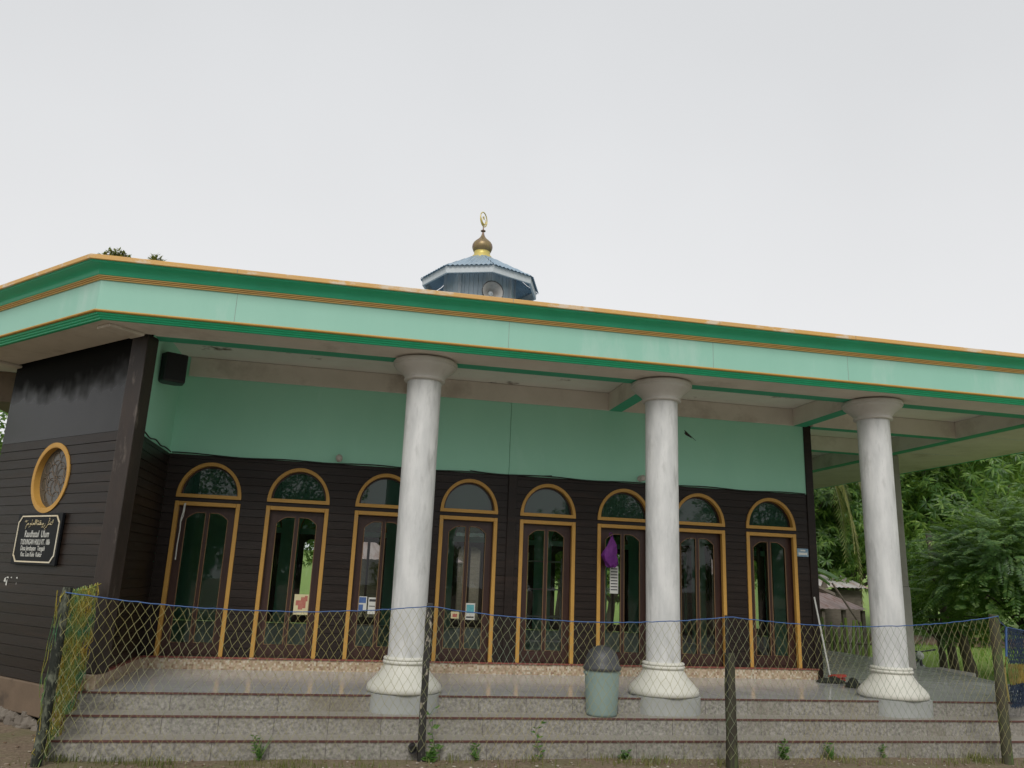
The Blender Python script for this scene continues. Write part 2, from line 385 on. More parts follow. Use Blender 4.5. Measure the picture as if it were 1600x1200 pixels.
def tag(o, label=None, cat=None, group=None, kind=None):
    if label: o['label'] = label
    if cat: o['category'] = cat
    if group: o['group'] = group
    if kind: o['kind'] = kind
    return o
def empty(name, loc=(0, 0, 0), rz=0, label=None, cat=None, group=None):
    o = bpy.data.objects.new(name, None); COL.objects.link(o); o.location = loc; o.rotation_euler = (0, 0, rz)
    o.empty_display_size = .2
    return tag(o, label, cat, group)
KIDS = lambda o: [c for c in bpy.data.objects if c.parent == o]
def copy_tree(o, parent=None):
    c = o.copy(); COL.objects.link(c); c.parent = parent
    for ch in KIDS(o): copy_tree(ch, c)
    return c

def offset_poly(poly, d):
    """mitred outward offset of a CCW polygon"""
    out = []; n = len(poly)
    for i in range(n):
        p0, p1, p2 = (Vector(poly[i - 1]), Vector(poly[i]), Vector(poly[(i + 1) % n]))
        e1 = (p1 - p0).normalized(); e2 = (p2 - p1).normalized()
        n1 = Vector((e1.y, -e1.x)); n2 = Vector((e2.y, -e2.x))
        b = (n1 + n2); b = b / (1 + n1.dot(n2))
        out.append(tuple(p1 + b * d))
    return out
def sweep(mb, poly, prof):
    """profile (outward offset, z) listed bottom to top swept round a CCW polygon"""
    n = len(poly); rings = [[(x, y, z) for x, y in offset_poly(poly, d)] for d, z in prof]
    vs = [p for r in rings for p in r]; fs = []
    for i in range(len(prof) - 1):
        for k in range(n):
            a = i * n + k; b = i * n + (k + 1) % n
            fs.append((a, b, b + n, a + n))
    return mb.add(vs, fs)

# ------------------------------------------------------------------ hall: the building and its parts
FL = .51          # porch floor
BEAM = 4.28       # underside of beams
CEIL = 4.55
YF = 11.07        # front wall
hall = empty('prayer_hall', (2.2, 11.07, 0), 0, 'green and dark timber prayer hall with a columned tiled porch and long mint fascia', 'building')
ORG = Vector((2.2, 11.07, 0))
class P:  # a part of the hall, given in world coordinates
    pass
def part(mb, name, mat, parent=None, **kw):
    o = mb.build(name, mat, None, **kw)
    if parent is None:
        o.parent = hall; o.location = Vector(o.location) - ORG
    else:
        o.parent = parent
    return o

DOORX = [-1.868, -.714, .453, 1.622, 2.767, 3.917, 5.086, 6.252]
DW, DZ0, DZ1 = .82, .66, 2.594
FZ0, FZ1 = 2.655, 3.122

# shapes that cut holes in walls: function z -> (x0,x1) or None, plus z-range
def rect_hole(x0, x1, z0, z1): return (z0, z1, lambda z: (x0, x1))
def arch_hole(cx, hw, z0, h): return (z0, z0 + h, lambda z: (cx - hw * math.sqrt(max(0, 1 - ((z - z0) / h) ** 2)), cx + hw * math.sqrt(max(0, 1 - ((z - z0) / h) ** 2))))
def circ_hole(cx, cz, r): return (cz - r, cz + r, lambda z: (cx - math.sqrt(max(0, r * r - (z - cz) ** 2)), cx + math.sqrt(max(0, r * r - (z - cz) ** 2))))

def board_wall(mb, x0, x1, z0, z1, holes, pitch=.104, tilt=.004, thick=.09, jitter=True, groove=True):
    rows = []; z = z0
    while z < z1 - 1e-6:
        rows.append((z, min(z + pitch, z1))); z += pitch
    for (a, b) in rows:
        t = tilt * (1 + (random.uniform(-.8, .8) if jitter else 0)) if tilt else 0
        yf = lambda x, zz, a=a, b=b, t=t: -t * (1 - (zz - a) / (b - a))
        cuts = sorted({a, b} | {h[k] for h in holes for k in (0, 1) if a < h[k] < b})
        for c, d in zip(cuts[:-1], cuts[1:]):
            mid = (c + d) / 2
            hs = sorted([h for h in holes if h[0] < mid < h[1]], key=lambda h: h[2](mid)[0])
            ns = 1 if not hs else 5
            zs = [c + (d - c) * i / ns for i in range(ns + 1)]
            for k in range(len(hs) + 1):
                left = (lambda zz: x0) if k == 0 else (lambda zz, h=hs[k - 1]: h[2](zz)[1])
                right = (lambda zz: x1) if k == len(hs) else (lambda zz, h=hs[k]: h[2](zz)[0])
                poly = [(right(zz), zz) for zz in zs] + [(left(zz), zz) for zz in reversed(zs)]
                if max(p[0] for p in poly) - min(p[0] for p in poly) < 1e-4: continue
                if groove and c == a and d - c > .02:
                    g0 = c + .007
                    def cut(lo, hi, y0, fun):
                        zz_ = [lo + (hi - lo) * i / ns for i in range(ns + 1)]
                        mb.prism([(right(q), q) for q in zz_] + [(left(q), q) for q in reversed(zz_)], y0, thick, fun)
                    cut(c, g0, .012, None); cut(g0, d, 0, yf)
                else:
                    mb.prism(poly, 0, thick, yf)
    return mb

# --- front wall of boards
holes = []
for x in DOORX:
    holes.append(rect_hole(x - DW / 2 + .03, x + DW / 2 - .03, DZ0 - .001, DZ1 - .03))
    holes.append(arch_hole(x, DW / 2 - .03, FZ0 + .03, FZ1 - FZ0 - .06))
fw = board_wall(MB(), -2.435, 6.9, .66, 3.212, holes)
part(fw, 'front_wall', M['board'], loc=(0, YF, 0))
# the green upper wall, split in two panels by a joint
gw = MB()
gw.box(-2.435, 2.165, 0, .09, 3.213, BEAM + .3); gw.box(2.172, 6.9, .002, .09, 3.213, BEAM + .3)
part(gw, 'upper_wall', M['mint_wall'], loc=(0, YF - .004, 0))
# thick batten between fourth and fifth door
part(MB().box(2.17, 2.29, -.022, -.0005, .66, 3.215), 'wall_batten', M['board'], loc=(0, YF - .012, 0), bevel=.004)
# dark post at the right end
part(MB().box(6.875, 7.0, -.02, .12, FL, BEAM + .02), 'corner_post', M['board'], loc=(0, YF, 0), bevel=.006)
# --- return wall at the left of the porch
rw = board_wall(MB(), 0.08, 1.82, .66, 3.212, [])
part(rw, 'return_wall', M['board_worn'], loc=(-2.435, 9.25, 0), rot=(0, 0, R(90)))
part(MB().box(.08, 1.82, .0, .09, 3.213, BEAM + .3), 'upper_wall', M['mint_wall'], loc=(-2.435, 9.25, 0), rot=(0, 0, R(90)))
# --- chamfered wall with the round window and the sign
CL = 3.037
CH = dict(loc=(-4.5825, 11.3975, 0), rot=(0, 0, R(-45)))
RWX, RWZ, RWR = 1.407, 2.738, .39
cw = board_wall(MB(), 0, CL - .06, .45, 3.222, [circ_hole(RWX, RWZ, RWR)], pitch=.1155)
part(cw, 'chamfer_wall', M['board_worn'], **CH)
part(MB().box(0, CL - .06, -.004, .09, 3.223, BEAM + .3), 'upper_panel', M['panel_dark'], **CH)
part(MB().box(-.02, CL - .02, -.035, .12, .12, .449), 'plinth', M['plinth'], bevel=.012, **CH)
st = MB()
for i in range(34):
    x = random.uniform(-.1, 2.8); z = random.uniform(-.05, .12); r = random.uniform(.06, .14)
    prof = [(r * .3, -r * .6), (r * .9, -r * .3), (r, .05 * r), (r * .75, r * .5), (r * .2, r * .7)]
    b = len(st.v); st.lathe(prof, 0, 0, 7)
    for k in range(b, len(st.v)):
        p = Vector(st.v[k]); p *= random.uniform(.85, 1.15); st.v[k] = (x + p.x, -.02 + p.y * .6, z + p.z)
part(st, 'rubble_footing', M['stone'], **CH)
for x, z, w_, h_ in ((.74, 1.50, .05, .05), (.79, 1.545, .06, .014), (.80, 1.46, .03, .07), (.90, 1.548, .03, .012), (1.03, 1.546, .035, .016), (1.05, 1.48, .008, .02)):
    sf = MB().prism([(x, z), (x + w_, z - .006), (x + w_ * .8, z + h_), (x + .2 * w_, z + h_ * .7)], -.0075, -.0055)
    part(sf, 'paint_scuff', M['white_line'], **CH)
# round window
def ring(mb, r0, r1, y0, y1, cx, cz, n=56, a0=0, a1=2 * PI):
    vs = []; fs = []; full = abs(a1 - a0 - 2 * PI) < 1e-6
    m = n if full else n + 1
    for k in range(m):
        a = a0 + (a1 - a0) * k / n; c, s_ = math.cos(a), math.sin(a)
        vs += [(cx + r0 * c, y0, cz + r0 * s_), (cx + r1 * c, y0, cz + r1 * s_), (cx + r1 * c, y1, cz + r1 * s_), (cx + r0 * c, y1, cz + r0 * s_)]
    for k in range(n):
        a = 4 * k; b = 4 * ((k + 1) % m)
        for i in range(4):
            j = (i + 1) % 4; fs.append((a + i, a + j, b + j, b + i))
    if not full: fs += [(0, 3, 2, 1), (4 * n, 4 * n + 1, 4 * n + 2, 4 * n + 3)]
    return mb.add(vs, fs)
rwin = ring(MB(), .378, .425, -.014, .03, RWX, RWZ)
ring(rwin, .366, .379, -.012, .075, RWX, RWZ)
rw_o = part(rwin, 'round_window', M['yellow'], smooth=True, **CH)
pn = MB(); n = 48
pn.add([(RWX, .06, RWZ)] + [(RWX + .37 * math.cos(2 * PI * k / n), .06, RWZ + .37 * math.sin(2 * PI * k / n)) for k in range(n)], [(0, 1 + k, 1 + (k + 1) % n) for k in range(n)])
part(pn, 'pane', M['round_pane'], rw_o)
sc_ = MB()   # scrolled leading on the pane
for k in range(8):
    a = 2 * PI * k / 8
    for rr, cr in ((.12, .10), (.25, .075)):
        cx, cz = RWX + rr * math.cos(a + rr), RWZ + rr * math.sin(a + rr)
        sc_.tube([(cx + cr * math.cos(t), .054, cz + cr * math.sin(t)) for t in [2 * PI * q / 14 for q in range(12)]], .0035, 4)
part(sc_, 'leading', M['plinth'], rw_o)

# --- doors
def ogee_top(x, inner, hw, z0, rise):  # 0 at outer edge -> rise at the meeting stile
    t = min(1, max(0, (abs(x - inner)) / (hw)))
    t = 1 - t
    return z0 + rise * (math.sin(min(1, t * 1.6) * PI / 2))
def make_door():
    d = MB()
    x0, x1 = -DW / 2 + .055, DW / 2 - .055
    def pane_hole(a, b, inner):
        # hole with curved top built as polygon columns
        return (a, b, inner)
    zb, zt = .82, 2.375
    cols = [(x0, -.262, None), (-.262, -.026, -.026), (-.026, .026, None), (.026, .262, .026), (.262, x1, None)]
    for a, b, inner in cols:
        if inner is None:
            d.box(a, b, 0, .045, DZ0 + .004, DZ1 - .05)
        else:
            d.box(a, b, .001, .045, DZ0 + .004, zb)
            nn = 12; xs = [a + (b - a) * i / nn for i in range(nn + 1)]
            low = [(x, ogee_top(x, inner, .236, zt, .085)) for x in xs]
            d.prism(low + [(b, DZ1 - .05), (a, DZ1 - .05)], .001, .045)
    # meeting stile line and raised rails
    d.box(-.004, .004, -.004, -.0005, DZ0 + .01, DZ1 - .06)
    d.box(-.26, -.03, -.006, .0005, .69, .79); d.box(.03, .26, -.006, .0005, .69, .79)
    door = d.build('door', M['door'])
    t = MB()
    w = DW / 2; tw = .052
    t.box(-w, -w + tw, -.095, -.03, DZ0, DZ1); t.box(w - tw, w, -.095, -.03, DZ0, DZ1); t.box(-w + tw, w - tw, -.094, -.03, DZ1 - tw, DZ1 - .001)
    t.build('door_trim', M['yellow'], door, bevel=.005)
    fr = MB()
    fr.box(-w + .02, -w + .056, -.03, .07, DZ0 + .002, DZ1 - .02); fr.box(w - .056, w - .02, -.03, .07, DZ0 + .002, DZ1 - .02); fr.box(-w + .056, w - .056, -.03, .07, DZ1 - .053, DZ1 - .02)
    fr.build('door_frame', M['door'], door)
    for a, b, inner in (cols[1], cols[3]):
        nn = 12; xs = [a + (b - a) * i / nn for i in range(nn + 1)]
        poly = [(a, zb)] + [(b, zb)] + [(x, ogee_top(x, inner, .236, zt, .085)) for x in reversed(xs)]
        g = MB(); g.add([(x, .022, z) for x, z in poly], [tuple(range(len(poly)))])
        g.build('pane', M['pane'], door)
        bd = MB()
        bd.tube([(x, -.001, z) for x, z in poly + poly[:1]], .005, 5, False)
        bd.build('glazing_bead', M['bead'], door)
    return door
DOOR = make_door()
def make_fan():
    w = DW / 2; h = FZ1 - FZ0; f = MB(); tw = .048; n = 40
    outer = [(w * math.cos(PI * k / n), FZ0 + h * math.sin(PI * k / n)) for k in range(n + 1)]
    inner = [((w - tw) * math.cos(PI * k / n), FZ0 + .03 + (h - tw - .028) * math.sin(PI * k / n)) for k in range(n + 1)]
    for k in range(n):
        f.prism([outer[k], outer[k + 1], inner[k + 1], inner[k]][::-1] if False else [inner[k], outer[k], outer[k + 1], inner[k + 1]], -.095, -.012)
    f.box(-w, w, -.096, -.012, FZ0 - .008, FZ0 + .038)
    o = f.build('arched_window', M['yellow'])
    g = MB(); g.add([(x, .0, z) for x, z in inner], [tuple(range(len(inner)))])
    g.build('pane', M['fan_pane'], o)
    fr = MB()
    inn2 = [((w - tw - .022) * math.cos(PI * k / n), FZ0 + .03 + (h - tw - .05) * math.sin(PI * k / n)) for k in range(n + 1)]
    for k in range(n): fr.prism([inn2[k], inner[k], inner[k + 1], inn2[k + 1]], -.02, .05)
    fr.build('inner_frame', M['door'], o)
    return o
FAN = make_fan()
def place(o, x, y, rz=0, first=False):
    c = o if first else copy_tree(o)
    c.parent = hall; c.location = Vector((x, y, 0)) - ORG; c.rotation_euler = (0, 0, rz)
    return c
for i, x in enumerate(DOORX):
    place(DOOR, x, YF + .075, 0, i == 0); place(FAN, x, YF + .075, 0, i == 0)

# --- the far walls of the hall, seen through the panes
YB = 18.4
bh = []
for x in DOORX:
    bh.append(rect_hole(x - DW / 2 + .03, x + DW / 2 - .03, DZ0 - .001, DZ1 - .03)); bh.append(arch_hole(x, DW / 2 - .03, FZ0 + .03, FZ1 - FZ0 - .06))
part(board_wall(MB(), -4.58, 6.9, .66, CEIL, bh, pitch=.5, tilt=0, jitter=False, groove=False), 'back_wall', M['inner_green'], loc=(0, YB, 0))
for x in DOORX:
    place(DOOR, x, YB + .11, PI); place(FAN, x, YB + .11, PI)
SIDEY = [12.6, 14.2, 15.8, 17.2]
sh = []
for y in SIDEY:
    sh.append(rect_hole(y - DW / 2 + .03, y + DW / 2 - .03, DZ0 - .001, DZ1 - .03)); sh.append(arch_hole(y, DW / 2 - .03, FZ0 + .03, FZ1 - FZ0 - .06))
sw = board_wall(MB(), YF + .13, YB - .001, .66, CEIL, sh, pitch=.5, tilt=0, jitter=False, groove=False)
part(sw, 'right_wall', M['inner_green'], loc=(6.99, 0, 0), rot=(0, 0, R(90)))
for y in SIDEY:
    place(DOOR, 6.9 - .01, y, R(90)); place(FAN, 6.9 - .01, y, R(90))
LY = [12.9, 14.4, 15.9, 17.3]; lh = []  # left wall doors and arches added to let light into the dim hall
for y in LY:
    lh.append(rect_hole(y - DW / 2 + .03, y + DW / 2 - .03, DZ0 - .001, DZ1 - .03)); lh.append(arch_hole(y, DW / 2 - .03, FZ0 + .03, FZ1 - FZ0 - .06))
part(board_wall(MB(), 11.5, YB + .09, .1, CEIL, lh, pitch=.5, tilt=0, jitter=False, groove=False), 'left_wall', M['inner_green'], loc=(-4.49, 0, 0), rot=(0, 0, R(90)))
for y in LY:
    place(DOOR, -4.53, y, R(-90)); place(FAN, -4.53, y, R(-90))
part(MB().box(-4.57, 6.89, YF + .12, YB - .002, .45, .655), 'hall_floor', M['inner_floor'])
for i, (px, py) in enumerate(((-.15, 14.4), (4.6, 14.4))):
    part(MB().lathe([(.15, .655), (.15, CEIL)], px, py, 20, False, False), 'inner_pillar', M['inner_green'], smooth=True)

# --- ceiling, beams, soffit
A_ = [(-2.824, 8.6), (10.15, 8.6), (11.6, 10.05), (11.6, 20.55), (10.15, 22.0), (-2.824, 22.0), (-5.25, 19.57), (-5.25, 11.03)]
part(MB().flat(offset_poly(A_, -.15), CEIL + .001, CEIL + .06), 'ceiling', M['ceiling'])
# soffit: flat band between the outer beams and the fascia
inner = [(-2.30, 9.14), (9.58, 9.14), (9.58, 18.6), (-2.3, 18.6)]
so = MB()
out = offset_poly(A_, -.085)
def sof(poly): so.flat(poly, BEAM + .006, BEAM + .05)
sof([(-2.79, 8.68), (10.12, 8.68), (9.58, 9.14), (-2.44, 9.14)])
sof([(10.12, 8.68), (11.52, 10.08), (9.58, 10.08), (9.58, 9.141)])
sof([(9.58, 10.081), (11.52, 10.081), (11.52, 20.5), (9.58, 20.5)])
sof([(-2.791, 8.681), (-2.441, 9.141), (-4.56, 11.3), (-5.165, 11.06)])
sof([(-5.165, 11.061), (-4.561, 11.301), (-4.561, 19.5), (-5.165, 19.5)])
part(so, 'soffit', M['soffit'])
def beam(x0, x1, y0, y1, z0, strip=None):
    o = part(MB().box(x0, x1, y0, y1, z0, CEIL - .003), 'ceiling_beam', M['soffit'], bevel=.006)
    if strip: part(MB().box(*strip, z0 - .006, z0 - .001), 'painted_strip', M['strip_green'], o)
beam(-2.34, 9.9, 9.141, 9.37, BEAM, (-2.34, 9.59, 9.165, 9.35))
for x in (.73, 3.76, 6.80): beam(x - .11, x + .11, 9.371, YF - .035, BEAM - .001, (x - .10, x + .10, 9.351, YF - .036))
beam(9.581, 9.80, 9.371, 20.4, BEAM - .001, (9.595, 9.785, 9.352, 20.3))
for y in (11.08, 12.97, 15.2, 17.4): beam(7.001, 9.58, y - .10, y + .10, BEAM + .001, (7.002, 9.58, y - .08, y + .08))
beam(-2.33, 6.87, YF - .033, YF - .006, BEAM)
for x0, x1, y in ((9.83, 10.9, 12.45), (9.9, 11.4, 10.75), (9.85, 10.8, 14.6), (9.85, 10.6, 17.0)):
    part(MB().box(x0, x1, y - .012, y + .012, BEAM + .001, BEAM + .005), 'soffit_joint', M['column'])
# beams on the underside of the chamfered eave
part(MB().box(-.06, .16, -.62, -.01, BEAM - .03, BEAM + .005), 'eave_bracket', M['soffit'], bevel=.01, **CH)
part(MB().box(CL - .16, CL + .10, -.52, -.11, BEAM - .03, BEAM + .005), 'eave_bracket', M['soffit'], bevel=.01, **CH)
part(MB().box(-5.12, -4.72, 11.75, 13.4, 3.86, BEAM + .005), 'eave_beam', M['plinth'], bevel=.01)

# --- fascia: swept mouldings round the whole eave
part(sweep(MB(), A_, [(-.004, 4.355), (0, 4.36), (0, 4.691), (-.01, 4.70)]), 'fascia_panel', M['mint_panel'])
part(sweep(MB(), A_, [(-.01, 4.336), (.016, 4.338), (.022, 4.348), (.016, 4.360), (-.002, 4.3605)]), 'fascia_bead', M['yellow'])
lm = [(-.12, 4.284), (-.085, 4.280), (-.075, 4.284), (-.072, 4.297), (-.055, 4.299), (-.048, 4.305), (-.046, 4.315), (-.028, 4.317), (-.022, 4.322), (-.020, 4.334), (-.009, 4.3355)]
part(sweep(MB(), A_, lm), 'lower_moulding', M['green_bright'])
rd = [(-.002, 4.6905)]
for k in range(3):
    z = 4.691 + k * .0155; d = .016 + k * .012
    rd += [(d, z), (d + .003, z + .002), (d + .003, z + .009), (d, z + .011), (d - .012, z + .0115), (d - .012, z + .0152)]
rd.append((.02, 4.7375))
part(sweep(MB(), A_, rd), 'reeded_moulding', M['reed'])
cv = [(.018, 4.738), (.040, 4.7385), (.044, 4.748)]
for k in range(9):
    a = k / 8 * PI / 2; cv.append((.046 + .105 * (1 - math.cos(a)), 4.752 + .078 * math.sin(a)))
cv += [(.160, 4.832), (.166, 4.838), (.168, 4.848), (.180, 4.849)]
part(sweep(MB(), A_, cv), 'cove_moulding', M['green'], smooth=True, angle=30)
part(sweep(MB(), A_, [(.176, 4.8495), (.196, 4.850), (.200, 4.855), (.200, 4.897), (.194, 4.903), (-.25, 4.905)]), 'cornice_lip', M['lip'])
# joints between fascia lengths, a thin dark gap filled with sealant
for x in (-1.43, 1.62, 4.18, 6.02):
    part(MB().box(x - .0018, x + .0018, 8.5985, 8.60, 4.362, 4.69), 'panel_joint', M['concrete'])
    part(MB().box(x - .0025, x + .0025, 8.3985, 8.402, 4.857, 4.896), 'panel_joint', M['concrete'])
# low hipped roof hidden behind the fascia
rf = MB(); base = offset_poly(A_, -.2); top = [(2.2 + 1.0 * math.cos(PI / 8 + k * PI / 4), 15 + 1.0 * math.sin(PI / 8 + k * PI / 4)) for k in (5, 6, 7, 0, 1, 2, 3, 4)]
rf.add([(x, y, 4.9) for x, y in base] + [(x, y, 6.72) for x, y in top], [(k, (k + 1) % 8, 8 + (k + 1) % 8, 8 + k) for k in range(8)] + [tuple(range(8, 16))])
part(rf, 'roof', M['tin_blue'])

# --- porch floor and steps
SX0, SX1 = -2.53, 9.9
part(MB().flat([(-2.435, 9.06), (9.62, 9.06), (9.62, 11.068), (-2.435, 11.068)], .3, FL), 'porch_floor', M['porch_tile'])
part(MB().flat([(6.93, 11.0685), (9.62, 11.0685), (9.62, 9.06), (9.72, 9.06), (9.9, 10.45), (10.2, 11.75), (10.62, 14), (10.66, 20), (6.93, 20)], .3, FL - .002), 'side_floor', M['side_tile'])
for i, (y0, y1, z) in enumerate(((9.04, 9.5, FL), (8.74, 9.1, .34), (8.44, 8.8, .17))):
    o = part(MB().box(SX0, SX1, y0, y1 - .05, -.1 if i == 2 else z - .171, z - .012), 'step', M['step'], loc=(0, 0, 0))
    tr = MB(); tr.box(SX0 + .02, SX1, y0 + .02, (9.06 if i == 0 else y1 - .055), z - .0115, z - .001)
    part(tr, 'tread', M['tread'], o)
    ns = MB(); ns.box(SX0 - .004, SX1, y0 - .010, y0 + .012, z - .017, z); ns.box(SX0 - .012, SX0 + .006, y0 - .008, y0 + .012, z - .17, z - .023)
    part(ns, 'nosing', M['nosing'], o)
part(MB().box(SX0 + .005, -2.436, 9.06, 9.6, -.1, FL - .012), 'step_side', M['step'])
# skirting
sk = MB(); sk.box(-2.42, 6.9, YF - .028, YF + .02, FL, .642); part(sk, 'skirting', M['mosaic'])
sk = MB(); sk.box(.06, 1.79, -.03, .02, FL, .642); part(sk, 'skirting', M['mosaic'], loc=(-2.435, 9.25, 0), rot=(0, 0, R(90)))
tr = MB(); tr.box(-2.40, 6.92, YF - .045, YF + .02, .6425, .66); part(tr, 'skirting_cap', M['red_trim'])
tr = MB(); tr.box(.06, 1.775, -.045, .02, .6425, .661); part(tr, 'skirting_cap', M['red_trim'], loc=(-2.435, 9.25, 0), rot=(0, 0, R(90)))
part(MB().box(-2.55, -2.40, 9.14, 9.305, FL - .01, .652), 'post_plinth', M['mosaic'], bevel=.006)
# left corner post
part(MB().box(-.1, .1, -.1, .1, .653, BEAM + .02), 'corner_post', M['post_brown'], loc=(-2.475, 9.30, 0), rot=(0, 0, R(-22)), bevel=.012)

# --- columns
def column(x, y):
    sh = MB().lathe([(.204, .885), (.202, 1.5), (.203, 2.6), (.204, 3.6), (.205, 4.03)], 0, 0, 48, False, False)
    c = sh.build('column', M['column'], smooth=True)
    c.parent = hall; c.location = Vector((x, y, 0)) - ORG
    b = [(.375, .525), (.398, .53), (.409, .545), (.411, .568), (.402, .597), (.372, .632), (.332, .672), (.29, .717), (.258, .765), (.238, .80), (.234, .812), (.244, .815), (.253, .825), (.253, .838), (.246, .848), (.237, .85), (.237, .856), (.246, .86), (.248, .872), (.24, .882), (.205, .889)]
    MB().lathe(b, 0, 0, 48, False, False).build('column_base', M['column_base'], c, smooth=True, angle=50)
    ft = MB(); nn = 64; pts = []
    for q in range(nn):
        a = 2 * PI * q / nn; ca, sa = math.cos(a), math.sin(a)
        pts.append((.388 * math.copysign(abs(ca) ** (2 / 3.2), ca), .37 * math.copysign(abs(sa) ** (2 / 3.2), sa)))
    ft.flat(pts, .335, .5245); ft.build('column_footing', M['cement'], c, smooth=True)
    k = [(.203, 4.025), (.238, 4.028), (.248, 4.038), (.248, 4.052), (.238, 4.06), (.24, 4.075), (.262, 4.105), (.30, 4.14), (.335, 4.165), (.362, 4.188), (.372, 4.205), (.372, 4.215), (.384, 4.218), (.388, 4.228), (.388, 4.258), (.38, 4.268), (.30, 4.271)]
    MB().lathe(k, 0, 0, 48, False, False).build('capital', M['capital'], c, smooth=True, angle=50)
    return c
cp = None
for x in (.73, 3.765, 6.80, 9.75):
    if cp is None: cp = column(x, 9.25)
    else:
        c = copy_tree(cp, hall); c.location = Vector((x, 9.25, 0)) - ORG; c.rotation_euler.z = 0
        for ch in KIDS(c):
            if not ch.name.startswith('column_footing'): ch.rotation_euler.z = x * 2.3
gc = MB()
gc.box(-.15, .15, -.13, .13, FL - .002, 1.9); gc.box(-.14, .135, -.12, .12, 1.901, 4.279)
part(gc, 'grey_column', M['grey_column'], loc=(9.745, 12.9, 0), bevel=.015)
gc = MB(); gc.box(-.14, .14, -.13, .13, FL - .002, 4.279)
part(gc, 'grey_column', M['grey_column'], loc=(9.70, 17.4, 0), bevel=.015)

# --- turret
TC = (2.19, 15.0)
tur = empty('turret'); tur.parent = hall; tur.location = Vector((TC[0], TC[1], 0)) - ORG; tur.rotation_euler.z = R(-20)
ap = 1.12; hwid = ap * math.tan(PI / 8)
def octa(ap_, z): return [(ap_ / math.cos(PI / 8) * math.cos(PI / 8 + k * PI / 4), ap_ / math.cos(PI / 8) * math.sin(PI / 8 + k * PI / 4), z) for k in range(8)]
rf = MB()
ZE, ZA = 7.55, 8.28
for k in range(8):
    a = k * PI / 4; nx, ny = math.cos(a), math.sin(a); tx, ty = -ny, nx
    nr = 20
    H = ap
    pts = []
    for i in range(nr + 1):
        s = -1 + 2 * i / nr; bump = .022 if i % 2 else 0
        t = 1 - abs(s)
        pts.append((s * hwid, t, bump))
    for i in range(nr):
        (s0, t0, b0), (s1, t1, b1) = pts[i], pts[i + 1]
        def W(s, t, b): r = ap * (1 - t) ; return (nx * (r + .03 * (1 - t)) + tx * s * 1, ny * (r + .03 * (1 - t)) + ty * s, ZE + (ZA - ZE) * t + b)
        rf.add([W(s0, 0, b0), W(s1, 0, b1), W(s1, t1, b1), W(s0, t0, b0)], [(0, 1, 2, 3)])
rf.build('turret_roof', M['tin_blue'], tur)
eb = MB()
o1, o0 = octa(ap - .02, 0), octa(ap - .06, 0)
vs = [(x, y, z) for ring_ in ((o1, ZE - .125), (o1, ZE + .014), (o0, ZE + .03), (o0, ZE - .125)) for (x, y, _), z in zip(ring_[0], [ring_[1]] * 8)]
fs = []
for i in range(4):
    for k in range(8):
        j = (i + 1) % 4; fs.append((i * 8 + k, i * 8 + (k + 1) % 8, j * 8 + (k + 1) % 8, j * 8 + k))
eb.add(vs, fs); eb.build('eave_board', M['turret_trim'], tur)
dr = MB()
for k in range(8):       # vertical board cladding
    a = k * PI / 4; nx, ny = math.cos(a), math.sin(a); tx, ty = -ny, nx
    w = .66 * math.tan(PI / 8); nb = 6
    for i in range(nb):
        s0 = -w + 2 * w * i / nb; s1 = s0 + 2 * w / nb
        ri = .66
        q = [(s0, ri), (s0 + .012, ri - .012), (s1 - .003, ri - .012), (s1, ri)]
        q = [(s0 + .004, ri), (s1 - .004, ri), (s1, ri - .012)]
        pts = [(s0, ri - .012)] + q
        b = [(nx * r + tx * s, ny * r + ty * s) for s, r in pts]
        for (p0, p1) in zip(b[:-1], b[1:]):
            dr.add([(p0[0], p0[1], 6.6), (p1[0], p1[1], 6.6), (p1[0], p1[1], 7.86), (p0[0], p0[1], 7.86)], [(0, 1, 2, 3)])
dr.build('drum', M['turret_board'], tur)
cp_ = MB()
for x, y, _ in octa(.665, 0): cp_.box(x - .03, x + .03, y - .03, y + .03, 6.6, 7.8)
cp_.build('corner_strip', M['turret_trim'], tur)
fin = empty('finial'); bpy.data.objects.remove(fin)
f0 = MB().lathe([(.23, 8.10), (.205, 8.20), (.168, 8.24), (.165, 8.30), (.17, 8.31)], 0, 0, 32, True, False).build('finial_band', M['gold'], tur, smooth=True)
on = [(.15, 8.295), (.182, 8.325), (.208, 8.39), (.213, 8.43), (.205, 8.475), (.18, 8.52), (.14, 8.56), (.095, 8.60), (.06, 8.64), (.038, 8.68), (.024, 8.73), (.017, 8.775), (.05, 8.782), (.052, 8.795), (.02, 8.815), (.014, 8.83), (.01, 8.92)]
MB().lathe(on, 0, 0, 32, False, True).build('finial_bulb', M['brass'], tur, smooth=True)
rg = MB(); cz = 9.05
rg.tube([(.14 * math.cos(t) * 1, 0, cz + .155 * math.sin(t)) for t in [2 * PI * k / 40 for k in range(41)]], .012, 8, False)
cres = []
for k in range(19):
    t = R(-215 + 250 * k / 18); cres.append((.088 * math.cos(t), 0, cz - .02 + .09 * math.sin(t)))
rg.tube(cres, [.003 + .017 * math.sin(PI * k / 18) for k in range(19)], 8)
star = []
for k in range(10):
    r_ = .045 if k % 2 == 0 else .018; t = PI / 2 + k * PI / 5; star.append((r_ * math.cos(t), cz + .035 + r_ * math.sin(t)))
rg.prism(star, -.008, .008)
rg.tube([(0, 0, cz - .155), (0, 0, 8.9)], .01, 8)
rg.build('crescent_ring', M['gold'], tur, rot=(0, 0, R(72)), smooth=True)

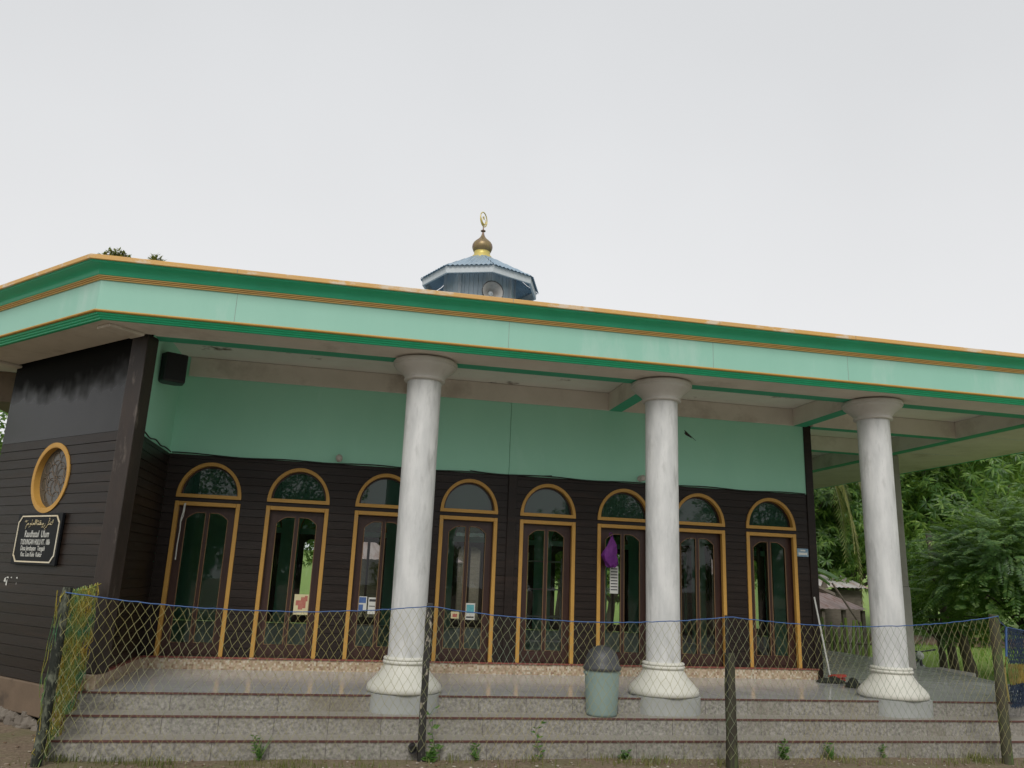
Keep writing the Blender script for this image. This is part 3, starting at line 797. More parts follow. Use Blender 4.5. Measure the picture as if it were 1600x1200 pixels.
# ------------------------------------------------------------------ things on and around the hall
# horn loudspeaker on the turret
hp = empty('horn_loudspeaker', (2.26, 14.34, 7.12), R(8), 'dirty grey horn loudspeaker mounted on the blue turret drum', 'loudspeaker')
h = MB(); h.lathe([(.03, 0), (.034, .06), (.05, .12), (.085, .18), (.14, .235), (.20, .27), (.212, .275), (.212, .285), (.198, .282), (.137, .245), (.08, .19), (.04, .13), (.0, .12)], 0, 0, 36, True, False)
h.build('horn', M['horn_grey'], hp, rot=(R(90), 0, 0), smooth=True)
MB().tube([(.212 * math.cos(2 * PI * k / 36), -.283, .212 * math.sin(2 * PI * k / 36)) for k in range(37)], .009, 6, False).build('rim', M['black'], hp)
h = MB(); h.lathe([(.06, .0), (.065, .01), (.065, .12), (.03, .13)], 0, 0, 24); h.build('driver', M['black'], hp, rot=(R(-90), 0, 0), smooth=True)
h = MB(); h.lathe([(.05, 0), (.05, .015), (.015, .03), (.0, .05)], 0, 0, 16); h.build('centre_cone', M['turret_trim'], hp, rot=(R(90), 0, 0), loc=(0, -.14, 0), smooth=True)
MB().box(-.02, .02, .05, .16, -.12, .0).build('bracket', M['black'], hp)

# loudspeaker box in the porch corner
sp = empty('loudspeaker', (-2.30, 10.0, 3.93), R(28), 'black loudspeaker box hung high on the green return wall under the ceiling', 'loudspeaker')
b = MB()
poly = [(-.13, -.12), (.13, -.12), (.16, .05), (.08, .13), (-.08, .13), (-.16, .05)]
b.flat(poly, .0, .36); b.build('cabinet', M['black'], sp, bevel=.02)
MB().box(-.115, .115, -.132, -.121, .02, .34).build('grille', M['speaker_mesh'], sp, bevel=.005)
MB().box(-.03, .03, .12, .2, .14, .22).build('bracket', M['black'], sp)

# wall lamps on the seam between boards and green wall
for i, (x, lab) in enumerate(((-.23, 'small round wall lamp above the second arched window'), (4.16, 'small round wall lamp beside the middle column above the arches'))):
    l = empty('wall_lamp', (x, YF - .005, 3.285), 0, lab, 'lamp', 'wall lamps on the porch wall')
    MB().lathe([(.045, 0), (.045, .015), (.025, .03), (.02, .05)], 0, 0, 20).build('holder', M['capital'], l, rot=(R(90), 0, 0), smooth=True)
    MB().lathe([(.02, 0), (.034, .02), (.046, .05), (.047, .075), (.036, .10), (.016, .113), (0, .115)], 0, 0, 20, True, False).build('bulb', M['bulb'], l, rot=(R(90), 0, 0), loc=(0, -.045, 0), smooth=True)

# cable run sagging along the board seam, and along the return wall
c = MB(); pts = []
x = -2.40
while x < 6.85:
    pts.append((x, YF - .03, 3.225 + .008 * math.sin(x * 5.1) - .012 * abs(math.sin(x * 1.3)))); x += .11
c.tube(pts, .009, 6)
c.tube([(1.6 + .1 * k, YF - .035, 3.24 - .03 * math.sin(PI * k / 12)) for k in range(13)], .006, 6)
c.tube([(-2.405, 9.40 + .083 * k, 3.228 + .014 * math.sin(k * .9) * (1 if k < 14 else .3)) for k in range(20)], .009, 6)
tag(c.build('wall_cable', M['rope_dark'], smooth=True), 'black cable sagging along the seam between green wall and dark boards', 'cable')

# white cord on the first door
c = MB().tube([(-2.15, YF - .05, 2.56), (-2.155, YF - .05, 2.45), (-2.17, YF - .05, 2.35), (-2.165, YF - .05, 2.2), (-2.172, YF - .05, 2.05), (-2.17, YF - .05, 1.84)], .008, 6)
c.tube([(-2.138, YF - .048, 2.57), (-2.145, YF - .048, 2.4), (-2.166, YF - .048, 2.33)], .006, 6)
tag(c.build('hanging_cord', M['white_cord'], smooth=True), 'white cord hanging down the left side of the leftmost door', 'cord')

# papers taped on the door glass
def paper(x0, x1, z0, z1, base, marks, label, y=YF + .09):
    o = MB().box(x0, x1, y - .001, y, z0, z1).build('paper_notice', M[base])
    for i, (a, b_, c_, d_, m_) in enumerate(marks):
        w, hh = x1 - x0, z1 - z0
        MB().box(x0 + a * w, x0 + b_ * w, y - .0022 - i * .0001, y - .0012, z0 + c_ * hh, z0 + d_ * hh).build('print', M[m_], o)
    tag(o, label, 'notice', 'paper notices on the door glass')
paper(-.645, -.455, 1.20, 1.46, 'paper_yellow', [(.12, .45, .45, .7, 'paper_red'), (.45, .8, .32, .86, 'paper_red'), (.3, .6, .25, .5, 'paper_red'), (.7, .9, .66, .93, 'paper_red')], 'yellow and red paper poster on the second door from the left')
paper(.19, .305, 1.27, 1.46, 'paper', [(.1, .9, .55, .95, 'paper_blue'), (.1, .6, .05, .45, 'paper_blue')], 'blue printed notice on the third door from the left')
paper(.325, .44, 1.235, 1.45, 'paper', [(.1, .9, .75, .9, 'ink'), (.1, .8, .45, .5, 'ink')], 'plain white notice beside the blue one on the third door')
paper(1.455, 1.565, 1.21, 1.30, 'paper_yellow', [(.2, .8, .2, .7, 'paper_red')], 'small pale notice on the left pane of the fourth door')
paper(1.655, 1.785, 1.20, 1.42, 'paper', [(.1, .9, .4, .9, 'paper_cyan'), (.1, .9, .1, .2, 'ink')], 'white and cyan notice on the right pane of the fourth door')
paper(3.735, 3.86, 1.62, 2.0, 'paper', [(.1, .9, .12 + .11 * k, .16 + .11 * k, 'ink') for k in range(8)], 'tall white text sheet below the purple bag on the sixth door')

# purple bag on the sixth door
bag = empty('plastic_bag', (3.70, YF - .09, 1.99), 0, 'purple plastic bag hanging from the top of the sixth door', 'bag')
b = MB(); prof = [(.0, .0), (.06, .003), (.10, .03), (.118, .09), (.117, .16), (.10, .23), (.075, .30), (.045, .36), (.02, .40), (.014, .42)]
b.lathe(prof, 0, 0, 44, False, True)
for k in range(len(b.v)):
    x, y, z = b.v[k]; a = math.atan2(y, x); s = (.86 + .13 * math.sin(a * 5 + z * 9) + .10 * math.sin(a * 9 - z * 22) + .05 * math.sin(a * 3 + z * 31)); b.v[k] = (x * s - .03 * math.sin(z * 9) + .012 * math.sin(z * 27), y * s * .5, z + .02 * math.sin(a * 4) * max(0, 1 - z * 6))
b.build('bag_body', M['purple'], bag, smooth=True, angle=80)
MB().tube([(-.01, 0, .41), (-.035, .01, .44), (-.03, .02, .47), (0, .03, .48), (.02, .02, .45), (0, 0, .415)], .006, 6).build('handle', M['purple'], bag)

# house plate
o = MB().box(6.665, 6.85, YF - .022, YF - .0145, 2.265, 2.385).build('house_plate', M['plate_blue'], bevel=.002)
tag(o, 'small blue and white house plate on the boards right of the last door', 'plate')
MB().box(6.685, 6.83, YF - .0235, YF - .0225, 2.29, 2.325).build('white_band', M['paper'], o)
MB().box(6.72, 6.80, YF - .0235, YF - .0225, 2.345, 2.365).build('white_mark', M['paper'], o)

# sign plaque with lettering on the chamfered wall
sg = empty('sign_plaque', (0, 0, 0), 0, 'black sign plaque with white lettering and notched border below the round window', 'sign')
sg.location = CH['loc']; sg.rotation_euler = CH['rot']
SX, SZ = 1.413, 2.008; SW, SH = .49, .285
MB().box(SX - SW - .02, SX + SW + .02, -.045, -.014, SZ - SH - .015, SZ + SH + .015).build('board', M['sign_black'], sg, bevel=.004)
def notch(w, h, c): return [(-w + c, -h), (w - c, -h), (w - c, -h + c * .7), (w, -h + c), (w, h - c), (w - c, h - c * .7), (w - c, h), (-w + c, h), (-w + c, h - c * .7), (-w, h - c), (-w, -h + c), (-w + c, -h + c * .7)]
bd = MB()
def border(w, h, c): return [(-w + c, -h), (w - c, -h), (w - .3 * c, -h + .8 * c), (w, -h + c), (w, h - c), (w - .3 * c, h - .8 * c), (w - c, h), (-w + c, h), (-w + .3 * c, h - .8 * c), (-w, h - c), (-w, -h + c), (-w + .3 * c, -h + .8 * c)]
o_, i_ = border(SW - .012, SH - .012, .075), border(SW - .028, SH - .028, .069)
for k in range(12):
    j = (k + 1) % 12
    bd.prism([(SX + p[0], SZ + p[1]) for p in (o_[k], o_[j], i_[j], i_[k])], -.052, -.0455)
bd.build('border', M['tan_line'], sg)
def text(txt, cx, cz, size, sx, mat, spacing=1.0, y=-.0475):
    cu = bpy.data.curves.new('lettering', 'FONT'); cu.body = txt; cu.size = size; cu.align_x = 'CENTER'; cu.extrude = .001; cu.offset = .0006
    cu.space_character = spacing
    t = bpy.data.objects.new('lettering', cu); COL.objects.link(t)
    dg = bpy.context.evaluated_depsgraph_get()
    me = bpy.data.meshes.new_from_object(t.evaluated_get(dg)); bpy.data.objects.remove(t)
    me.materials.clear(); me.materials.append(M[mat])
    o = bpy.data.objects.new('lettering', me); COL.objects.link(o); o.parent = sg
    o.location = (cx, y, cz); o.rotation_euler = (R(90), 0, 0); o.scale = (sx, 1, 1)
    return o
for txt, cx, cz, size, width in (('Raudhatul  Ulum', 0, .020, .112, .56), ('TUDUNGAN HULU RT.  006', -.01, -.066, .088, .68), ('Desa Jembayan  Tengah', -.04, -.136, .080, .56), ('Kec. Loa Kulu  Kukar', -.05, -.205, .076, .49)):
    o = text(txt, SX + cx, SZ + cz, size, 1, 'white_line', 1.04)
    o.scale.x = width / max(.01, o.dimensions.x)
# arabic line, presentation forms laid out right to left
ar = MB()
AX, AZ = SX, SZ + .145
def stroke(pts, r=.0055): ar.tube([(AX + x * .88, -.0485, AZ + z * .62) for x, z in pts], r, 6)
# langgar  /  raudhatu  /  al-ulum : simplified pen strokes read from the right
stroke([(.37, .125), (.365, .06), (.355, .035), (.335, .03), (.31, .035), (.30, .06)])                 # lam + nun
stroke([(.30, .05), (.285, .03), (.262, .035), (.262, .075), (.285, .125)])                            # gaf stroke
stroke([(.262, .04), (.245, .02), (.225, -.015), (.20, -.025)])                                        # ra
stroke([(.18, .05), (.175, .015), (.155, -.015), (.135, -.02)])                                        # ra
stroke([(.135, .035), (.12, .055), (.105, .04), (.115, .025), (.13, .03), (.12, -.005), (.095, -.02)])  # waw
stroke([(.09, .03), (.075, .028), (.055, .07), (.03, .075), (.025, .045), (.07, .032), (.0, .03)])      # dad
stroke([(.0, .03), (-.012, .06), (-.03, .05), (-.022, .028), (-.005, .03)])                            # ta marbuta
stroke([(-.055, .13), (-.06, .03)]); stroke([(-.085, .13), (-.09, .04), (-.105, .03)])                 # alif lam
stroke([(-.105, .03), (-.12, .055), (-.14, .06), (-.13, .035), (-.15, .028), (-.17, .03)])             # ain
stroke([(-.175, .13), (-.182, .04), (-.20, .03)])                                                      # lam
stroke([(-.20, .03), (-.21, .055), (-.228, .045), (-.22, .03), (-.215, .0), (-.24, -.015)])            # waw
stroke([(-.262, .035), (-.275, .06), (-.295, .05), (-.285, .03), (-.26, .03), (-.31, .03), (-.325, -.02), (-.33, -.045)])   # mim
stroke([(-.30, .11), (-.335, .08), (-.345, .115), (-.37, .09)], .005)
for dx, dz in ((.33, .075), (.275, .145), (.05, .10), (-.02, .095), (-.005, .098), (.19, -.05)):
    stroke([(dx - .006, dz), (dx + .006, dz)], .0075)
ar.build('lettering', M['gold_line'], sg)

# bird in flight below the ceiling
SC_B = .85
bd_ = empty('flying_bird', (4.70, 10.55, 3.90), R(10), 'small black bird in flight against the green wall right of the middle column', 'bird')
b = MB()
b.tube([(-.085, 0, .028), (-.068, 0, .03), (-.05, 0, .026), (-.02, 0, .012), (.02, 0, -.004), (.06, 0, -.026), (.10, 0, -.052)], [.003, .013, .017, .024, .021, .012, .003], 10)
def wing(sgn):
    lead = [(-.035, .01 * sgn, .02), (-.05, .06 * sgn, .045), (-.01, .13 * sgn, .03), (.055, .19 * sgn, -.01)]
    trail = [(.03, .01 * sgn, .0), (.03, .05 * sgn, .008), (.045, .10 * sgn, .002), (.058, .188 * sgn, -.012)]
    vs = lead + trail; n4 = 4
    up = [(x, y, z + .004) for x, y, z in vs]; dn = [(x, y, z - .002) for x, y, z in vs]
    fs = []
    for k in range(3): fs += [(k, k + 1, 4 + k + 1, 4 + k), (8 + k, 12 + k, 12 + k + 1, 8 + k + 1), (k, 8 + k, 9 + k, k + 1), (4 + k, 5 + k, 13 + k, 12 + k)]
    b.add(up + dn, fs)
wing(1); wing(-1)
b.add([(.06, .012, -.02), (.06, -.012, -.02), (.125, -.03, -.062), (.112, 0, -.055), (.125, .03, -.062)], [(0, 1, 2, 3), (0, 3, 4)])
b.build('body', M['bird'], bd_, smooth=True, rot=(R(35), 0, 0))
MB().lathe([(.004, -.02), (.014, -.01), (.015, .004), (.004, .014)], 0, 0, 10).build('breast', M['bird_breast'], bd_, loc=(-.045, -.014, .008), smooth=True)
bd_.scale = (SC_B,) * 3

# wheelie bin on the second step
bn = empty('rubbish_bin', (2.905, 8.93, .34), 0, 'grey green round rubbish bin with charcoal swing lid on the steps', 'rubbish bin')
MB().lathe([(.155, 0), (.168, .012), (.172, .03), (.185, .25), (.197, .48), (.199, .50), (.19, .50), (.16, .05), (.0, .04)], 0, 0, 40, True, False).build('bin_body', M['bin_green'], bn, smooth=True, angle=50)
MB().lathe([(.199, .475), (.212, .478), (.216, .49), (.216, .512), (.206, .525), (.198, .535), (.19, .57), (.172, .63), (.142, .68), (.10, .715), (.05, .733), (0, .737)], 0, 0, 40, False, False).build('bin_lid', M['bin_lid'], bn, smooth=True, angle=50)
MB().box(-.085, .085, -.185, -.17, .545, .61).build('flap', M['bin_lid'], bn, rot=(R(-22), 0, 0), loc=(0, .19, .03), bevel=.008)
for s in (-1, 1): MB().box(.19 * s - .015, .19 * s + .015, -.05, .05, .43, .46).build('handle', M['bin_green'], bn, bevel=.006)

# broom leaning on the corner post
br = empty('broom', (6.99, 10.83, FL), 0, 'broom with pale handle and red head leaning on the right corner post', 'broom')
MB().tube([(-.05, -.03, .09), (-.13, .14, 1.17)], .0125, 10).build('handle', M['white_cord'], br, smooth=True)
b = MB()
b.box(-.02, .30, -.045, .045, .055, .09)
for k in range(60):
    x = random.uniform(-.02, .30); y = random.uniform(-.04, .04)
    b.tube([(x, y, .06), (x + random.uniform(-.02, .04), y + random.uniform(-.03, .03), .002)], .006, 4)
b.build('brush_head', M['red'], br, rot=(0, 0, R(25)))
# dark rags on the floor
def rag(x, y, sx, sy, h, label, rz):
    b = MB(); n = 18; m_ = 10
    for i in range(n + 1):
        for j in range(m_ + 1):
            u, v = i / n * 2 - 1, j / m_ * 2 - 1
            e = max(0, 1 - (abs(u) ** 2.2)) * max(0, 1 - abs(v) ** 2)
            z = h * e * (.7 + .3 * math.sin(u * 7 + v * 3)) + .006
            b.v.append((u * sx * (1 + .07 * math.sin(v * 6)), v * sy * (1 + .12 * math.sin(u * 9)), z))
    for i in range(n):
        for j in range(m_):
            a = i * (m_ + 1) + j; b.f.append([a, a + m_ + 1, a + m_ + 2, a + 1]); b.m.append(0)
    o = b.build('floor_rag', M['dark_cloth'], smooth=True, loc=(x, y, FL), rot=(0, 0, rz)); sol = o.modifiers.new('s', 'SOLIDIFY'); sol.thickness = .004; sol.offset = 1
    tag(o, label, 'rag', 'dark rags on the porch floor')
rag(6.90, 10.70, .21, .10, .085, 'dark rag heap beside the red broom head on the porch floor', R(-8))
rag(6.98, 10.32, .24, .09, .11, 'dark rag pushed against the back of the right visible column', R(50))

# ------------------------------------------------------------------ fence: posts, net, rope
def pole(name, x, y, h, r, mat, label, sq=False, lean=(0, 0), n=10, extra=None):
    b = MB(); pts = []; rr = []
    for k in range(9):
        t = k / 8
        pts.append((lean[0] * t + random.uniform(-.004, .004), lean[1] * t + random.uniform(-.004, .004), -.12 + (h + .12) * t)); rr.append(r * (1.08 - .16 * t) * random.uniform(.95, 1.05))
    b.tube(pts, rr, 4 if sq else n)
    o = b.build('fence_post', M[mat], smooth=not sq, loc=(x, y, 0), rot=(0, 0, R(45 if sq else 0)), bevel=.006 if sq else 0)
    tag(o, label, 'fence post', 'posts of the net fence')
    return o
pole('p', -2.535, 8.22, 1.53, .046, 'post_mottled', 'mottled grey leaning fence post at the left end wrapped in bunched net', lean=(.012, 0))
pole('p', .872, 8.40, 1.49, .047, 'post_dark', 'black fence post with pale flaked paint in front of the first column', sq=True)
pole('p', 4.0, 8.02, 1.10, .056, 'post_moss', 'thick mossy dark fence post in front of the steps right of the middle column')
pole('p', 7.364, 8.15, 1.58, .056, 'post_green', 'stout brown and green fence post at the right end', lean=(.012, 0))
o = MB().tube([(0, 0, -.1), (0, 0, .72)], .018, 8).build('fence_stake', M['rope_dark'], smooth=True, loc=(3.965, 8.0, .76), rot=(0, 0, 0))
tag(o, 'thin dark stake tied on top of the mossy fence post', 'stake')
# short black pipe beside the second post
pp = MB(); ring(pp, .034, .044, -.06, .1, 0, 0, 24); o = pp.build('drain_pipe', M['black'], smooth=True, loc=(.79, 8.41, .105))
tag(o, 'short black pipe end sticking out of the bottom step by the flaked post', 'pipe')

def net(path, top, bottom, cell, mb, r=.0032, jit=.008, sagy=.03, seed=1, zig=True):
    """diamond mesh net between points of a path; path: list of (x,y); top(u), bottom(u) give heights"""
    rnd = random.Random(seed)
    segs = [Vector(b) - Vector(a) for a, b in zip(path[:-1], path[1:])]; ln = [s.length for s in segs]; tot = sum(ln)
    def at(u):
        d = u * tot
        for a, s, l in zip(path, segs, ln):
            if d <= l + 1e-9: return Vector(a) + s * (d / l)
            d -= l
        return Vector(path[-1])
    nx = int(tot / (cell[0] / 2)); nz = max(2, int((top(.5) - bottom(.5)) / (cell[1] / 2)))
    pts = {}
    for i in range(nx + 1):
        for j in range(nz + 1):
            if (i + j) % 2: continue
            u = i / nx; p = at(u); t, bt = top(u), bottom(u)
            z = t - (t - bt) * j / nz
            f = math.sin(PI * j / nz)
            pts[i, j] = (p.x + rnd.uniform(-jit, jit), p.y + rnd.uniform(-jit, jit) + sagy * f * math.sin(u * 23 + 1), z + (rnd.uniform(-jit, jit) if j else 0))
    for (i, j), p in pts.items():
        for di in (-1, 1):
            q = pts.get((i + di, j + 1))
            if q: mb.tube([p, q], r, 3, False)
    return at
def sagline(hs):
    def f(u):
        n_ = len(hs) - 1; x = u * n_; k = min(int(x), n_ - 1); t = x - k
        return hs[k] * (1 - t) + hs[k + 1] * t - 0
    return f
PTS = [(-2.52, 8.17), (.87, 8.34), (4.0, 7.95), (7.37, 8.07)]
def topf(u):
    L = [(Vector(b) - Vector(a)).length for a, b in zip(PTS[:-1], PTS[1:])]; d = u * sum(L)
    hs = [1.487, 1.462, 1.468, 1.566]; sg_ = [.105, .10, .105]
    for k in range(3):
        if d <= L[k] + 1e-9 or k == 2:
            t = min(1, d / L[k]); return hs[k] * (1 - t) + hs[k + 1] * t - 4 * sg_[k] * t * (1 - t)
        d -= L[k]
nm = MB()
at = net(PTS, topf, lambda u: .06 + .03 * math.sin(u * 40), (.082, .125), nm, .0017, .010, .03, 3)
nt_ = nm.build('fence_net', M['net'])
tag(nt_, 'long yellow green diamond net strung between the posts in front of the steps', 'net')
rp = MB().tube([(*at(k / 160), topf(k / 160) + random.uniform(-.003, .003)) for k in range(161)], .0055, 6)
rp.build('top_rope', M['rope_blue'], nt_, smooth=True)
# bunched leftover net at the left
nb = MB()
for s_, (x0, x1, zt) in enumerate(((-2.55, -2.56, 1.48), (-2.50, -2.53, 1.50), (-2.58, -2.62, 1.44), (-2.54, -2.50, 1.46))):
    net([(x0, 8.16 + .02 * s_), (x1, 9.16)], lambda u, zt=zt: zt + .06 * u, lambda u: .02 + .35 * u * u, (.075, .115), nb, .0040, .022, .05, 20 + s_)
rnd = random.Random(5)
for k in range(46):   # hanging loose strands
    y = rnd.uniform(8.16, 9.1); x = rnd.uniform(-2.60, -2.48); z = 1.50 + .03 * (y - 8.2)
    pts = [(x, y, z)]
    while pts[-1][2] > rnd.uniform(.05, .9): pts.append((pts[-1][0] + rnd.uniform(-.025, .02), pts[-1][1] + rnd.uniform(-.03, .03), pts[-1][2] - .12))
    nb.tube(pts, .0032, 3, False)
nbo = nb.build('bunched_net', M['net_bunch'])
tag(nbo, 'bunched green and yellow net folded back from the left post along the steps', 'net')
MB().tube([(-2.50, 8.2, 1.49), (-2.47, 8.6, 1.50), (-2.50, 9.16, 1.55)], .005, 6).build('top_rope', M['net_bunch'], nbo)
# blue net at the right edge
n3 = MB()
pr = [(7.78, 8.42), (8.6, 8.95), (9.6, 9.7)]
for s_ in range(2): net([(a, b_ + .03 * s_) for a, b_ in pr], lambda u: 1.43 - .12 * u, lambda u: 1.02 - .1 * u, (.055, .085), n3, .0036, .006, .02, 40 + s_)
n4 = MB()
for s_ in range(2): net([(a, b_ + .03 * s_) for a, b_ in pr], lambda u: 1.02 - .1 * u, lambda u: .78, (.06, .10), n4, .0042, .006, .02, 60 + s_)
for s_ in range(3): net([(a, b_ + .03 * s_) for a, b_ in pr], lambda u: .78, lambda u: .52, (.055, .085), n3, .0036, .006, .02, 80 + s_)
no = n3.build('blue_net', M['net_blue']); tag(no, 'dense blue net with a yellow band folded back beyond the right post', 'net')
n4.build('yellow_band', M['net_yellow'], no)
rb = MB(); rb.tube([(7.37, 8.08, 1.566), (7.5, 8.2, 1.50), (7.78, 8.42, 1.435), (8.6, 8.95, 1.37), (9.6, 9.7, 1.31)], .0055, 6); rb.tube([(7.78, 8.42, 1.435), (7.74, 8.42, 1.1)], .012, 6)
rb.build('edge_rope', M['rope_blue'], no, smooth=True)
MB().tube([(7.74, 8.42, 1.1), (7.70, 8.42, .98), (7.695, 8.42, .85), (7.71, 8.42, .6)], .011, 6).build('edge_rope', M['net_yellow'], no, smooth=True)

# ------------------------------------------------------------------ ground
def gz(x, y):
    z = -.34 * math.exp(-((x - 11.5) / .8) ** 2 - ((y - 14.9) / 1.5) ** 2)
    if y > 17 and 8 < x < 19.5: z -= .9 * min(1, (y - 17) / 4) * min(1, max(0, (18 - x) / 3)) * min(1, (x - 8) / 3)
    if y > 40 or x > 45: z += .035 * max(0, max(y - 40, x - 45))
    return z
g = MB()
def axis(a, b, fine0, fine1, fs, cs):
    xs = []; x = a
    while x < b:
        xs.append(x); x += fs if fine0 <= x < fine1 else cs
    xs.append(b); return xs
xs = axis(-160, 260, -10, 30, .8, 10); ys = axis(-120, 320, -2, 40, .8, 10)
for y in ys:
    for x in xs:
        near = 1 if -10 < x < 30 and 4 < y < 40 else 0
        zz = gz(x, y) + near * .012 * math.sin(x * 2.1 + y) * math.sin(y * 1.7)
        g.v.append((x, y, zz - .006))
nx_ = len(xs)
for j in range(len(ys) - 1):
    for i in range(nx_ - 1):
        a = j * nx_ + i; g.f.append([a, a + 1, a + nx_ + 1, a + nx_]); g.m.append(0)
tag(g.build('ground', M['ground'], smooth=True), kind='structure')
# unseen pale road added behind the viewer to bounce light under the porch
tag(MB().box(-70, 90, -6.5, 4.2, -.05, .012).build('road', M['bounce_road']), kind='structure')
# strip of bare earth across the lawn
e = MB(); n = 40
for i in range(n + 1):
    t = i / n; x = 16 + 34 * t; y = 30 - 7.5 * t
    w = 2.3 + .5 * math.sin(t * 17) + .4 * math.sin(t * 31)
    for s in (-1, -.6, 0, .6, 1): e.v.append((x + .2 * s, y + s * w, gz(x, y + s * w) + .02 + .22 * (1 - abs(s))))
for i in range(n):
    for k in range(4):
        a = i * 5 + k; e.f.append([a, a + 5, a + 6, a + 1]); e.m.append(0)
tag(e.build('bare_earth', M['soil_red'], smooth=True), kind='structure')

# tufts of grass
def blades(area, n, h0, h1, mat, name, seed, w=.006, zf=None):
    rnd = random.Random(seed); b = MB()
    for k in range(n):
        x, y = area(rnd); z = zf(x, y) if zf else 0
        a = rnd.uniform(0, 2 * PI); h = rnd.uniform(h0, h1); dx, dy = math.cos(a), math.sin(a); ln = rnd.uniform(.2, .8) * h
        px, py = -dy * w, dx * w
        b.add([(x - px, y - py, z - .01), (x + px, y + py, z - .01), (x + dx * ln * .4 + px * .7, y + dy * ln * .4 + py * .7, z + h * .65), (x + dx * ln * .4 - px * .7, y + dy * ln * .4 - py * .7, z + h * .65), (x + dx * ln, y + dy * ln, z + h)], [(0, 1, 2, 3), (3, 2, 4)])
    return tag(b.build(name, M[mat]), kind='stuff')
clumps = [(random.uniform(-2.6, 8.6), random.uniform(8.05, 8.42)) for _ in range(34)]
def front_area(r):
    if r.random() < .75:
        c = r.choice(clumps); return c[0] + r.gauss(0, .10), min(8.43, c[1] + r.gauss(0, .05))
    return r.uniform(-3, 9), r.uniform(7.9, 8.43)
blades(front_area, 1500, .015, .085, 'grass_dry', 'trodden_grass', 3, .004)
def lawn_area(r):
    while True:
        x = r.uniform(10.4, 30); y = r.uniform(9, 34)
        if x < 11 and y < 10: continue
        if x < 10.9 and y < 21: continue
        return x, y
blades(lawn_area, 16000, .05, .16, 'grass', 'lawn_grass', 4, .012, gz)
lt = MB(); rnd = random.Random(9)
for k in range(420):
    x = rnd.uniform(-3.4, 9); y = rnd.uniform(7.9, 8.43); s = rnd.uniform(.004, .015)
    a = rnd.uniform(0, PI)
    lt.box(-s, s, -s * .6, s * .6, 0, s * .5, Matrix.Translation((x, y, .0)) @ Matrix.Rotation(a, 4, 'Z') @ Matrix.Rotation(rnd.uniform(-.4, .4), 4, 'X'))
for k in range(30):
    x = rnd.uniform(-4.2, -2.7); y = rnd.uniform(8.2, 9.6); s = rnd.uniform(.01, .03)
    lt.box(-s, s, -s * .5, s * .5, 0, .006, Matrix.Translation((x, y, .004)) @ Matrix.Rotation(rnd.uniform(0, PI), 4, 'Z'))
tag(lt.build('gravel_litter', M['litter']), kind='stuff')

# ------------------------------------------------------------------ weeds by the steps
def leaf_quad(mb, p, d, n, ln, wd, bend=.15):
    """pointed leaf from p along d, face normal n"""
    d = d.normalized(); s = d.cross(n)
    if s.length < 1e-4: s = Vector((1, 0, 0))
    s.normalize(); n = s.cross(d).normalized()
    a = p; m1 = p + d * ln * .45; tip = p + d * ln - n * ln * bend
    mb.add([a, m1 + s * wd / 2 - n * wd * .1, tip, m1 - s * wd / 2 - n * wd * .1, m1 + n * 0], [(0, 1, 4), (1, 2, 4), (2, 3, 4), (3, 0, 4)])
def weed(x, y, h, label, kind, seed, z=0):
    r = random.Random(seed); root = empty('weed', (x, y, z), 0, label, 'weed', 'weeds growing at the foot of the steps')
    st_ = MB(); lf = MB()
    for s in range(3 if kind == 'bush' else 1):
        lean = Vector((r.uniform(-.12, .12), r.uniform(-.05, .02), 1)) if kind != 'grassy' else Vector((r.uniform(-.5, .5), -.1, 1))
        pts = [Vector((r.uniform(-.02, .02), 0, -.02)) + lean * (h * (1 if s == 0 else .6) * t) + Vector((.02 * math.sin(t * 7 + s), 0, 0)) for t in [k / 8 for k in range(9)]]
        st_.tube(pts, [.0045 * (1 - .6 * k / 8) for k in range(9)], 5)
        for k in range(1, 9):
            for q in range(3):
                a = r.uniform(0, 2 * PI); d = Vector((math.cos(a), math.sin(a) * .7, .45))
                ln = (.085 if kind == 'vine' else .06) * r.uniform(.6, 1.2)
                if kind == 'vine' and q: continue
                leaf_quad(lf, pts[k], d, Vector((0, -.5, 1)), ln, ln * (.8 if kind == 'vine' else .42))
    if kind == 'grassy':
        for q in range(14):
            a = r.uniform(0, 2 * PI); d = Vector((math.cos(a) * .5, math.sin(a) * .3, 1)); leaf_quad(lf, Vector((0, 0, 0)), d, Vector((0, -1, .2)), h * r.uniform(.5, 1.1), .012, .3)
    st_.build('stem', M['leaf_weed'], root); lf.build('leaves', M['leaf_weed'], root)
weed(1.0, 8.40, .50, 'climbing weed with heart shaped leaves right of the flaked black post', 'vine', 1)
weed(.96, 8.34, .16, 'bushy green weed at the foot of the flaked black post', 'bush', 2)
weed(2.07, 8.39, .36, 'upright leafy weed in front of the steps below the bin', 'upright', 3)
weed(-.66, 8.38, .24, 'thin forked grassy weed at the steps near the left', 'grassy', 4)
weed(2.98, 8.40, .09, 'low rosette weed at the steps right of the upright weed', 'bush', 5)
weed(4.78, 8.38, .20, 'bushy weed at the steps right of the mossy post', 'bush', 6)
weed(5.33, 8.36, .17, 'spreading grassy weed at the steps between mossy post and third column', 'grassy', 7)
weed(6.0, 8.40, .14, 'small upright weed at the steps under the third column', 'upright', 8)
weed(1.42, 8.39, .16, 'small thin weed at the steps between the two leafy weeds', 'grassy', 9)
